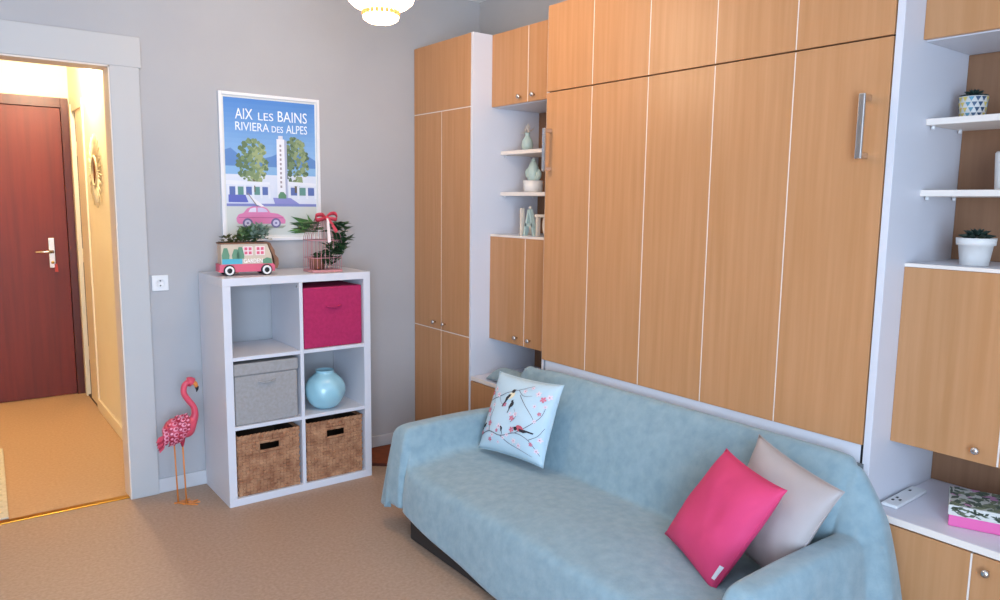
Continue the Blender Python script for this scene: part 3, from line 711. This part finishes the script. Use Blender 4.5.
finish('feathers', bms[0], fpk, fl)['kind'] = 'stuff'; finish('feathers', bms[1], fdk, fl)['kind'] = 'stuff'
for k in range(5):
    a = .35+k*.16; b0 = Vector((-.232, yb-.02+.01*k, .372-.010*k)); tip = b0+Vector((-.05*math.cos(a)-.004, -.004*k, -.075*math.sin(a)+.004*k-.012))
    sd = (tip-b0).cross(Vector((0, 1, 0))).normalized()*.012
    prism('tail_feather', [b0, b0+(tip-b0)*.6+sd, tip, b0+(tip-b0)*.6-sd], (0, .003, 0), (fp, fdk)[k % 2], fl)
hd = (-.116, yb, .603)
tube('beak', curve([(-.108, yb, .604), (-.094, yb, .600), (-.085, yb, .586), (-.082, yb, .575)], 4), [.012]*4+[.011]*4+[.009]*4+[.008], fo, fl, 10)
tube('beak_tip', curve([(-.083, yb, .580), (-.081, yb, .566), (-.084, yb, .552)], 4), [.009, .009, .009, .008, .007, .006, .004, .003, .002], black_m, fl, 10)
for x, y in ((-.190, yb+.02), (-.160, yb-.015)):
    tube('leg', [(x-.003, y, .335), (x, y, .18), (x+.004, y, .004)], [.004, .0035, .004], fo, fl, 8)
    lathe('thigh', [(.005, -.04), (.012, -.015), (.014, .0)], (x-.003, y, .335), fdk, fl, 'z', 10)
    bm = B()
    for a in (-.55, 0, .5):
        d = Vector((math.cos(a-.25), math.sin(a-.25), 0)); s = Vector((-d.y, d.x, 0))*.007
        add_poly(bm, [Vector((x, y, .001))-d*.015, Vector((x, y, .001))+d*.03+s, Vector((x, y, .001))+d*.065, Vector((x, y, .001))+d*.03-s], (0, 0, .005))
    finish('foot', bm, fo, fl)
lathe('eye', [(.003, 0), (.001, -.002)], (-.112, yb-.0165, .607), black_m, fl, 'y', 8)

# ------------------------------------------------------------------ toy van planter
VA = -.10                                       # slight turn of the van
vr = thing('van_planter', (.165, .15, KH), 'painted wooden camper van planter with plants on the cube shelf', 'planter')
def vloc(x, y, z):                              # van frame: x along its length, y depth, z up
    c, s = math.cos(VA), math.sin(VA); return Vector((.165+x*c-y*s, .15+x*s+y*c, KH+z))
def vbox(name, lo, hi, m, bev=.002):
    bm = add_box(B(), lo, hi, bev)
    for v in bm.verts: v.co = vloc(*v.co)
    return finish(name, bm, m, vr)
def vpoly(name, pts, y, d, m):
    bm = B(); add_poly(bm, [(a, y, b) for a, b in pts], (0, d, 0))
    for v in bm.verts: v.co = vloc(*v.co)
    return finish(name, bm, m, vr)
vb = mat('van_beige', '#cdb9a2', .6); vp = mat('van_pink', '#d45a72', .55); vbr = mat('van_brown_wood', '#8a5f45', .7, var='#75503a', scale=30)
vpoly('upper_body', [(-.125, .055), (.118, .055), (.112, .10), (.092, .155), (-.125, .155)], -.045, .09, vb)
vpoly('lower_body', [(-.135, .018), (.128, .018), (.128, .045), (.12, .056), (-.135, .056)], -.048, .096, vp)
vpoly('scenery_water', [(-.122, .057), (-.028, .057), (-.028, .082), (-.122, .082)], -.0475, .002, mat('van_turquoise', '#4fa9bd', .6))
for x0, s in ((-.105, .030), (-.058, .024), (-.036, .034)):
    vpoly('painted_tree', [(x0-.016, .082), (x0+.016, .082), (x0+.018, .10), (x0+.008, .105+s), (x0-.008, .105+s), (x0-.018, .10)], -.0478, .002, mat('van_tree', '#5e8a6c', .6) if 'van_tree' not in MATS else MATS['van_tree'])
vpoly('painted_hedge', [(.07, .056), (.115, .056), (.112, .08), (.09, .086), (.07, .076)], -.0478, .002, MATS['van_tree'])
vw = mat('van_window_white', '#e9d6d4', .6)
for x in (.0, .058):
    vpoly('window_frame', [(x-.022, .098), (x+.022, .098), (x+.022, .142), (x-.022, .142)], -.047, .004, vw)
    for dx in (-.010, .010):
        for dz in (.110, .130): vpoly('pane', [(x+dx-.007, dz-.007), (x+dx+.007, dz-.007), (x+dx+.007, dz+.007), (x+dx-.007, dz+.007)], -.0480, .003, vp)
lt = lettering('lettering', 'GARDEN', .028, vloc(-.022, -.0485, .062), mat('van_letter', '#fbf8f4', .6), vr, .09, .001, 1, VA)
vpoly('windscreen_board', [(.095, .160), (.110, .158), (.118, .14), (.130, .12), (.132, .10), (.148, .08), (.150, .05), (.142, .03), (.128, .03), (.128, .075), (.115, .11)], -.04, .08, vbr)
vbox('planter_rim', (-.130, -.050, .153), (.100, .050, .160), vbr)
for x in (-.092, .085):
    for y, d in ((-.050, -.010), (.050, .010)):
        c = vloc(x, y, .026)
        bm = B(); add_lathe(bm, [(.027, 0), (.028, d*.6), (.026, d)], c, 'y', 24); wh = finish('wheel', bm, black_m, vr, True)
        bm = B(); add_lathe(bm, [(.0125, d), (.0135, d*1.12), (.021, d*1.12), (.022, d)], c, 'y', 24, False); finish('white_ring', bm, plast_m, wh, True)
vbox('exhaust', (-.065, -.04, .010), (-.045, .0, .02), vbr)
def leaf_clump(name, center, rad, nn, L, m, parent, seed, upw=.6, xs=1, ys=1, hang=0):
    rr = random.Random(seed); bm = B(); c = Vector(center)
    for k in range(nn):
        a = rr.uniform(0, 2*PI); e = rr.uniform(-.2, 1.2)*upw; d = Vector((math.cos(a)*math.cos(e), math.sin(a)*math.cos(e), math.sin(e)))
        p = c+Vector((rr.uniform(-1, 1)*rad*xs, rr.uniform(-1, 1)*rad*ys, rr.uniform(-.3, 1)*rad*(1 if not hang else -1)))
        l = L*rr.uniform(.6, 1.2); s = d.cross(Vector((0, 0, 1))); s = s.normalized()*l*.32 if s.length > .01 else Vector((l*.3, 0, 0)); nn_ = s.cross(d).normalized()*l*.12
        v = [bm.verts.new(p), bm.verts.new(p+d*l*.4+s+nn_), bm.verts.new(p+d*l), bm.verts.new(p+d*l*.4-s+nn_), bm.verts.new(p+d*l*.45)]
        for q in ((0, 1, 4), (1, 2, 4), (2, 3, 4), (3, 0, 4)): bm.faces.new([v[i] for i in q])
    o = finish(name, bm, m, parent, False); o['kind'] = 'stuff'; return o
lg1 = mat('leaf_green', '#5f7a4c', .55, var='#46603a', scale=40); lg2 = mat('leaf_grey_green', '#8fa08f', .6, var='#70846f', scale=40); lg3 = mat('ivy_green', '#3f5f38', .5, var='#2f4a2c', scale=40); lg4 = mat('olive_leaf', '#5d5a30', .6, var='#43451f', scale=30)
box('soil', vloc(-.120, -.040, .1601), vloc(.092, .040, .1605), mat('soil', '#3a2a20', .95), vr, 0)
leaf_clump('succulent_leaves', vloc(-.065, 0, .160), .028, 60, .034, lg4, vr, 1, .7, 1.7, 1)
leaf_clump('succulent_leaves', vloc(.012, 0, .175), .036, 90, .05, lg1, vr, 2, .9, 1.2, .8)
leaf_clump('succulent_leaves', vloc(.065, 0, .185), .045, 110, .042, lg2, vr, 3, .9, .9, .8)

# ------------------------------------------------------------------ bird cage with ivy
cx, cyy, cz = .552, .115, KH
cg = thing('bird_cage', (cx, cyy, cz), 'pink wire bird cage with ivy and red bow on the cube shelf', 'bird cage')
wire = mat('pink_wire', '#c98a8c', .45)
HWX, HWY = .078, .06
box('base_tray', (cx-HWX-.004, cyy-HWY-.004, cz), (cx+HWX+.004, cyy+HWY+.004, cz+.012), wire, cg, .003)
for z in (.012, .075, .165):
    tube('ring_wire', [(cx-HWX, cyy-HWY, cz+z), (cx+HWX, cyy-HWY, cz+z), (cx+HWX, cyy+HWY, cz+z), (cx-HWX, cyy+HWY, cz+z), (cx-HWX, cyy-HWY, cz+z)], .0026 if z > .1 else .0018, wire, cg, 6)
for k in range(8):
    u = -1+2*k/7
    for y in (-HWY, HWY):
        tube('upright_wire', curve([(cx+u*HWX, cyy+y, cz+.01), (cx+u*HWX, cyy+y, cz+.165), (cx+u*HWX*.8, cyy+y*.8, cz+.215), (cx+u*HWX*.4, cyy+y*.4, cz+.262), (cx, cyy, cz+.285)], 4), .0014, wire, cg, 5)
for k in range(1, 5):
    v = -1+2*k/5
    for x in (-HWX, HWX): tube('upright_wire', curve([(cx+x, cyy+v*HWY, cz+.01), (cx+x, cyy+v*HWY, cz+.165), (cx+x*.8, cyy+v*HWY*.8, cz+.215), (cx+x*.4, cyy+v*HWY*.4, cz+.262), (cx, cyy, cz+.285)], 4), .0014, wire, cg, 5)
lathe('inner_pot', [(.02, 0), (.036, .002), (.040, .06), (.036, .062)], (cx-.035, cyy, cz+.013), mat('cork_pot', '#7a4a36', .8), cg, 'z', 16)
leaf_clump('ivy_leaves', (cx+.01, cyy-.01, cz+.05), .05, 77, 0.049, lg3, cg, 21, .5, 1, .8)
leaf_clump('ivy_leaves', (cx+.05, cyy-.055, cz+.10), .045, 60, 0.057, lg3, cg, 22, .6, .9, .4)
leaf_clump('ivy_leaves', (cx+.085, cyy-.05, cz+.15), .04, 49, 0.061, lg3, cg, 23, .6, .8, .5)
leaf_clump('ivy_leaves', (cx+.085, cyy-.03, cz+.215), .035, 39, 0.065, lg3, cg, 24, .4, 1, .6)
leaf_clump('ivy_leaves', (cx-.07, cyy-.02, cz+.215), .035, 50, .055, lg1, cg, 25, .3, 1.4, .5)
tube('ivy_stem', curve([(cx-.03, cyy, cz+.07), (cx+.02, cyy-.03, cz+.12), (cx+.07, cyy-.05, cz+.19), (cx+.12, cyy-.03, cz+.21)], 5), .002, lg4, cg, 6)
rb = mat('red_ribbon', '#c23a4a', .6); rw_ = mat('white_ribbon', '#e8d9d6', .6)
def loop_ribbon(name, ctrl, w, m):
    P = curve(ctrl, 6); bm = B(); pv = None
    for p in P:
        a = bm.verts.new(p+Vector((0, -w*.4, w))); b = bm.verts.new(p+Vector((0, w*.4, -w)))
        if pv: bm.faces.new((pv[0], pv[1], b, a))
        pv = (a, b)
    o = finish(name, bm, m, cg, True); md = o.modifiers.new('thickness', 'SOLIDIFY'); md.thickness = .0012; return o
kx, ky, kz = cx+.005, cyy-.03, cz+.278
loop_ribbon('bow_loop', [(kx, ky, kz), (kx-.025, ky-.015, kz+.018), (kx-.058, ky-.01, kz+.012), (kx-.055, ky-.022, kz-.008), (kx-.02, ky-.02, kz-.004), (kx, ky, kz)], .010, rb)
loop_ribbon('bow_loop', [(kx, ky, kz), (kx+.02, ky-.015, kz+.022), (kx+.052, ky-.01, kz+.022), (kx+.052, ky-.024, kz-.004), (kx+.02, ky-.02, kz-.002), (kx, ky, kz)], .009, rb)
lathe('bow_knot', [(.002, -.010), (.010, -.006), (.012, 0), (.010, .006), (.002, .010)], (kx, ky-.012, kz), rb, cg, 'x', 10)
prism('ribbon_tail', [(kx-.006, ky-.03, kz), (kx+.006, ky-.03, kz), (kx+.010, ky-.045, kz-.12), (kx-.008, ky-.045, kz-.125)], (0, .0015, 0), rw_, cg)
prism('ribbon_tail', [(kx, ky-.03, kz), (kx+.012, ky-.03, kz-.002), (kx+.05, ky-.045, kz-.065), (kx+.034, ky-.045, kz-.075)], (0, .0015, 0), rb, cg)

# ------------------------------------------------------------------ small things in the left niche
cel = mat('celadon_glaze', '#b4c6bd', .3); potw = mat('white_pot_glaze', '#e3ded8', .4)
vx, vy = 1.54, -.345
g = thing('bud_vase', (vx, vy, S1), 'small celadon bud vase on the top left niche shelf', 'vase')
lathe('body', [(.018, 0), (.028, .006), (.033, .03), (.028, .055), (.014, .075), (.012, .088), (.016, .096), (.012, .096)], (vx, vy, S1), cel, g)
leaf_clump('dried_sprig', (vx, vy, S1+.095), .012, 14, .04, mat('pale_sprig', '#cfc3b8', .8), g, 31, 1.2)
vx, vy = 1.54, -.40
g = thing('cactus_ornament', (vx, vy, S2), 'pale green ceramic cactus in white pot on lower left shelf', 'ornament')
lathe('pot', [(.045, 0), (.05, .004), (.055, .062), (.05, .062), (.048, .055), (.0, .052)], (vx, vy, S2), potw, g)
tube('cactus_stem', [(vx, vy, S2+.05), (vx, vy, S2+.08), (vx, vy, S2+.13), (vx, vy, S2+.16), (vx, vy, S2+.17)], [.026, .032, .03, .016, .004], cel, g, 14)
for sg, z in ((1, .085), (-1, .075)):
    tube('cactus_arm', curve([(vx, vy, S2+z), (vx, vy+sg*.035, S2+z), (vx, vy+sg*.046, S2+z+.02), (vx, vy+sg*.046, S2+z+.045)], 4), [.015]*10+[.012, .009, .004], cel, g, 10)
lathe('cactus_flower', [(.010, 0), (.013, .008), (.004, .016)], (vx, vy, S2+.165), cel, g, 'z', 10)
# decorative letters / small frame
wd = mat('pale_wood', '#dccbb8', .6)
lx = 1.475
g = thing('wooden_frame', (lx, -.400, LT), 'small open white wooden frame standing on the left middle cabinet', 'frame')
box('upright', (lx-.01, -.397, LT), (lx+.012, -.383, LT+.145), wd, g); box('upright', (lx+.05, -.407, LT), (lx+.062, -.393, LT+.13), wd, g)
box('crossbar', (lx-.008, -.396, LT+.001), (lx+.06, -.386, LT+.012), wd, g)
g = thing('letter_ornament', (lx, -.455, LT), 'grey-green letter A ornament standing on the left middle cabinet', 'ornament')
def lpoly(name, pts, m): return prism(name, [(lx-.008, a, LT+b) for a, b in pts], (.022, 0, 0), m, g)
lpoly('left_stroke', [(-.408, 0), (-.424, 0), (-.456, .14), (-.446, .14)], cel); lpoly('right_stroke', [(-.505, 0), (-.488, 0), (-.452, .14), (-.462, .14)], cel); lpoly('crossbar', [(-.418, .05), (-.495, .05), (-.489, .066), (-.422, .066)], cel)
lathe('top_knob', [(.003, 0), (.010, .008), (.003, .018)], (lx+.003, -.455, LT+.14), wd, g, 'z', 10)
g = thing('letter_ornament', (lx, -.54, LT), 'pale wooden letter ornament with flat top bar beside the handle', 'ornament')
box('top_bar', (lx-.008, -.585, LT+.10), (lx+.014, -.505, LT+.115), wd, g); box('stem', (lx-.008, -.528, LT), (lx+.014, -.514, LT+.0995), wd, g)
tube('curved_stem', curve([(lx+.003, -.573, LT+.10), (lx+.003, -.567, LT+.06), (lx+.003, -.574, LT+.025), (lx+.003, -.588, LT+.006)], 5), .007, wd, g, 8)

# ------------------------------------------------------------------ things in the right unit
succ = mat('dark_succulent', '#2f4038', .5, var='#22302a', scale=40)
def rosette(c, r, nn, m, parent):
    bm = B(); c = Vector(c)
    for ring in range(3):
        for k in range(nn):
            a = 2*PI*k/nn+ring*.4; e = .12+ring*.33; l = r*(1-.24*ring)
            d = Vector((math.cos(a)*math.cos(e), math.sin(a)*math.cos(e), math.sin(e))); s = Vector((-math.sin(a), math.cos(a), 0))*l*.22; n2 = s.cross(d).normalized()*l*.14
            p = c+Vector((0, 0, .004*ring))
            v = [bm.verts.new(q) for q in (p, p+d*l*.6+s, p+d*l, p+d*l*.6-s, p+d*l*.55+n2, p+d*l*.55-n2)]
            for q in ((0, 1, 4), (1, 2, 4), (2, 3, 4), (3, 0, 4), (1, 0, 5), (2, 1, 5), (3, 2, 5), (0, 3, 5)): bm.faces.new([v[i] for i in q])
    return finish('succulent', bm, m, parent)
p1 = (1.60, -2.505)
g = thing('patterned_pot', (p1[0], p1[1], S1), 'small pot with blue and yellow triangle pattern on top right shelf', 'plant pot')
lathe('pot', [(.032, 0), (.034, .003), (.041, .072), (.037, .072), (.035, .06), (.0, .058)], (p1[0], p1[1], S1), potw, g, 'z', 32)
tcol = [mat('tri_navy', '#2f4a66', .5), mat('tri_teal', '#5f93a5', .5), mat('tri_yellow', '#d9bf62', .5)]
for rw in range(4):
    for k in range(14):
        a0 = 2*PI*(k+.5*(rw % 2))/14; da = PI/14*.86; z0 = .006+rw*.0165; z1 = z0+.014
        R = lambda z: .0345+(.041-.0345)*(z/.072)+.0006
        P = lambda a, z: (p1[0]+R(z)*math.cos(a), p1[1]+R(z)*math.sin(a), S1+z)
        nrm = Vector((math.cos(a0), math.sin(a0), 0))
        prism('triangle', [P(a0-da, z1), P(a0+da, z1), P(a0, z0)], nrm*.0006, tcol[(k*5+rw*3+k//3) % 3], g)
rosette((p1[0], p1[1], S1+.072), .042, 9, succ, g)
p2 = (1.50, -2.588)
g = thing('white_plant_pot', (p2[0], p2[1], LT), 'white pot with dark succulent on the right middle cabinet', 'plant pot')
lathe('pot', [(.036, 0), (.039, .003), (.047, .062), (.053, .063), (.055, .085), (.050, .085), (.048, .07), (.0, .068)], (p2[0], p2[1], LT), potw, g, 'z', 28)
rosette((p2[0], p2[1], LT+.086), .055, 8, succ, g)
p3 = (1.54, -2.655)
g = thing('shelf_ornament', (p3[0], p3[1], S2), 'white ornament cut off by the right edge on lower right shelf', 'ornament')
lathe('body', [(.04, 0), (.044, .004), (.05, .11), (.046, .115), (.043, .10), (.0, .095)], (p3[0], p3[1], S2), potw, g, 'z', 24)
# remote
def oriented_box(name, c, ax, L, W, z0, z1, m, parent=None, bev=.004):
    ax = Vector((math.cos(ax), math.sin(ax), 0)); ay = Vector((-ax.y, ax.x, 0)); bm = add_box(B(), (-L/2, -W/2, z0), (L/2, W/2, z1), bev)
    for v in bm.verts: v.co = Vector((c[0], c[1], 0))+ax*v.co.x+ay*v.co.y+Vector((0, 0, v.co.z))
    return finish(name, bm, m, parent)
g = thing('remote_control', (1.46, -2.462, CT), 'white remote control on the right worktop beside the side panel', 'remote')
oriented_box('case', (1.46, -2.462), .03, .23, .05, CT+.001, CT+.013, plast_m, g)
for dx, dy in ((-.07, .006), (-.055, -.010), (-.04, .006), (.06, .010)): oriented_box('button', (1.46+dx, -2.462+dy), .03, .012, .007, CT+.0132, CT+.015, black_m, g, .001)
# pink gift box with leaf-print lid
bx = thing('gift_box', (1.5, -2.70, CT), 'pink gift box with leaf-print lid on the right worktop', 'gift box')
A0 = Vector((1.352, -2.636, 0)); d1v = Vector((.36, -.933, 0)).normalized(); d2v = Vector((-d1v.y, d1v.x, 0)); 
if d2v.x < 0: d2v = -d2v
def bp(a, b, z): return A0+d1v*a+d2v*b+Vector((0, 0, CT+z))
def bxp(name, a0, a1, b0, b1, z0, z1, m):
    bm = add_box(B(), (a0, b0, z0), (a1, b1, z1), .002)
    for v in bm.verts: v.co = bp(*v.co)
    bmesh.ops.recalc_face_normals(bm, faces=bm.faces)
    return finish(name, bm, m, bx)
bxp('box_body', .003, .257, .003, .177, .001, .05, mat('gift_pink', '#e0609f', .5))
ld = bxp('lid', 0, .26, 0, .18, .036, .068, mat('lid_paper', '#cfcdc4', .6))
lcs = [mat('lid_leaf_dark', '#4f5c4c', .6), mat('lid_leaf_olive', '#7b8266', .6), mat('lid_flower', '#c98bb0', .6)]
rr = random.Random(9); bml = [B(), B(), B()]
for k in range(150):
    a, b = rr.uniform(.0, .26), rr.uniform(.0, .18); th = rr.uniform(0, 2*PI); l = rr.uniform(.018, .038); wv_ = l*rr.uniform(.22, .4); i = rr.choice((0, 0, 0, 1, 1, 2))
    q = [(a-l*math.cos(th)*.6, b-l*math.sin(th)*.6), (a-wv_*math.sin(th), b+wv_*math.cos(th)), (a+l*math.cos(th)*.6, b+l*math.sin(th)*.6), (a+wv_*math.sin(th), b-wv_*math.cos(th))]
    q = [(min(.258, max(.002, s)), min(.178, max(.002, t_))) for s, t_ in q]
    add_poly(bml[i], [bp(s, t_, .0681+k*.00001) for s, t_ in q], (0, 0, .0003))
for k in range(60):
    a, z = rr.uniform(.01, .25), rr.uniform(.042, .062); l = rr.uniform(.010, .018); th = rr.uniform(0, PI); i = rr.choice((0, 0, 1))
    for (P_) in (lambda s, zz: bp(s, -.0002, zz), lambda s, zz: bp(-.0002, s*.68, zz)):
        q = [(a-l*math.cos(th), z-l*math.sin(th)*.5), (a-.3*l, z+.3*l), (a+l*math.cos(th), z+l*math.sin(th)*.5), (a+.3*l, z-.3*l)]
        add_poly(bml[i], [P_(min(.258, max(.002, s)), min(.067, max(.037, zz))) for s, zz in q], (0, 0, .0002))
for i in range(3): finish('printed_leaves', bml[i], lcs[i], ld)['kind'] = 'stuff'

# ------------------------------------------------------------------ floor mat by the wardrobe
g = thing('floor_mat', (1.02, .22, 0), 'small rust-brown floor mat between cube shelf and wardrobe', 'mat')
rust = mat('rust_mat', '#8a4420', .8, var='#7a3a1a', scale=30); rustd = mat('rust_mat_border', '#4d1f12', .8)
MA = [Vector((.79, .165, 0)), Vector((.98, .005, 0)), Vector((1.235, .20, 0)), Vector((1.235, .38, 0)), Vector((.79, .385, 0))]
cm = sum(MA, Vector())/5
prism('border', [p+Vector((0, 0, .001)) for p in MA], (0, 0, .010), rustd, g); prism('pile', [cm+(p-cm)*.90+Vector((0, 0, .0112)) for p in MA], (0, 0, .003), rust, g)

# ------------------------------------------------------------------ hall: runner and sunburst mirror
g = thing('runner_rug', (-1.2, 1.0, 0), 'cream runner rug with grey stripes on the hall floor', 'rug')
rugm = mat('cream_wool', '#d8cdb4', .95, var='#c9bda2', scale=60, bump=.3, bscale=150); rugd = mat('grey_wool', '#c2b79c', .95)
bm = add_box(B(), (-1.5, .47, .001), (-.842, 1.63, .010), .003)
for v in bm.verts: v.co.x += (v.co.y-1.05)*.045
finish('pile', bm, rugm, g)
for k in range(13):
    y = .53+k*.085
    q = (y-1.05)*.045; box('stripe', (-1.48+q, y, .0102), (-.86+q, y+.022, .0118), rugd, g, 0)
mir = thing('sunburst_mirror', (HX, 1.86, 1.43), 'gold sunburst mirror on the cream hall wall', 'mirror')
gold = mat('gold_rays', '#e2cfa6', .55)
mc = Vector((HX, 1.86, 1.655))
lathe('mirror_glass', [(.085, -.012), (.085, -.018), (.0, -.018)], mc, mat('mirror_glass', '#8f6a4a', .08, metal=1), mir, 'x', 32)
lathe('ring', [(.084, -.002), (.084, -.019), (.095, -.020), (.10, -.012), (.10, -.002)], mc, gold, mir, 'x', 32)
for k in range(48):
    a = 2*PI*k/48; r1 = .235 if k % 2 else .185; d = Vector((0, math.cos(a), math.sin(a)))
    tube('ray', [mc+d*.098+Vector((-.010, 0, 0)), mc+d*(r1*.8)+Vector((-.012, 0, 0)), mc+d*r1+Vector((-.008, 0, 0))], [.003, .005, .002], gold, mir, 6)

# ------------------------------------------------------------------ lamps
LC_ = Vector((.367, -.884, 0)); LZ = 2.165
lamp = thing('ceiling_lamp', (LC_.x, LC_.y, LZ), 'lit two-tier white glass ceiling lamp with amber crystals', 'lamp')
glow = mat('lit_glass', '#ffdcb4', .3, emit=11); amber = mat('amber_crystal', '#c98a50', .1, emit=.15)
lathe('lower_bowl', [(.004, .0), (.05, .004), (.066, .014), (.069, .026), (.062, .028)], (LC_.x, LC_.y, LZ), glow, lamp, 'z', 32)
lathe('upper_bowl', [(.070, .046), (.10, .060), (.122, .078), (.130, .10), (.128, .20), (.12, .205)], (LC_.x, LC_.y, LZ), glow, lamp, 'z', 32)
for k in range(22):
    a = 2*PI*k/22; c = (LC_.x+.066*math.cos(a), LC_.y+.066*math.sin(a), LZ+.027); lathe('crystal', [(.002, 0), (.008, .005), (.008, .015), (.003, .021)], c, amber, lamp, 'z', 6, False)
tube('stem', [(LC_.x, LC_.y, LZ+.03), (LC_.x, LC_.y, CZ-.03)], .010, chrome_m, lamp, 12)
lathe('ceiling_rose', [(.02, -.05), (.055, -.035), (.06, 0)], (LC_.x, LC_.y, CZ), chrome_m, lamp, 'z', 24)
point('ceiling_lamp_bulb', (LC_.x, LC_.y, LZ-.05), 9, (1.0, .78, .54), .07)
point('ceiling_lamp_added_uplight', (LC_.x, LC_.y, LZ+.26), 12, (1.0, .80, .58), .05)  # added light above the bowl, raises ceiling bounce and ambient warmth
hl = thing('hall_lamp', (-.36, 1.85, 2.5), 'round glass lamp on the cream hall ceiling', 'lamp')
lathe('shade', [(.02, -.12), (.08, -.105), (.115, -.06), (.12, 0)], (-.36, 1.85, 2.62), mat('hall_glass', '#ffd9a0', .3, emit=5), hl, 'z', 24)
lathe('mount', [(.125, -.012), (.125, 0)], (-.36, 1.85, 2.62), plast_m, hl, 'z', 24)
point('hall_lamp_bulb', (-.36, 1.85, 2.43), 56, (1.0, .87, .64), .08)
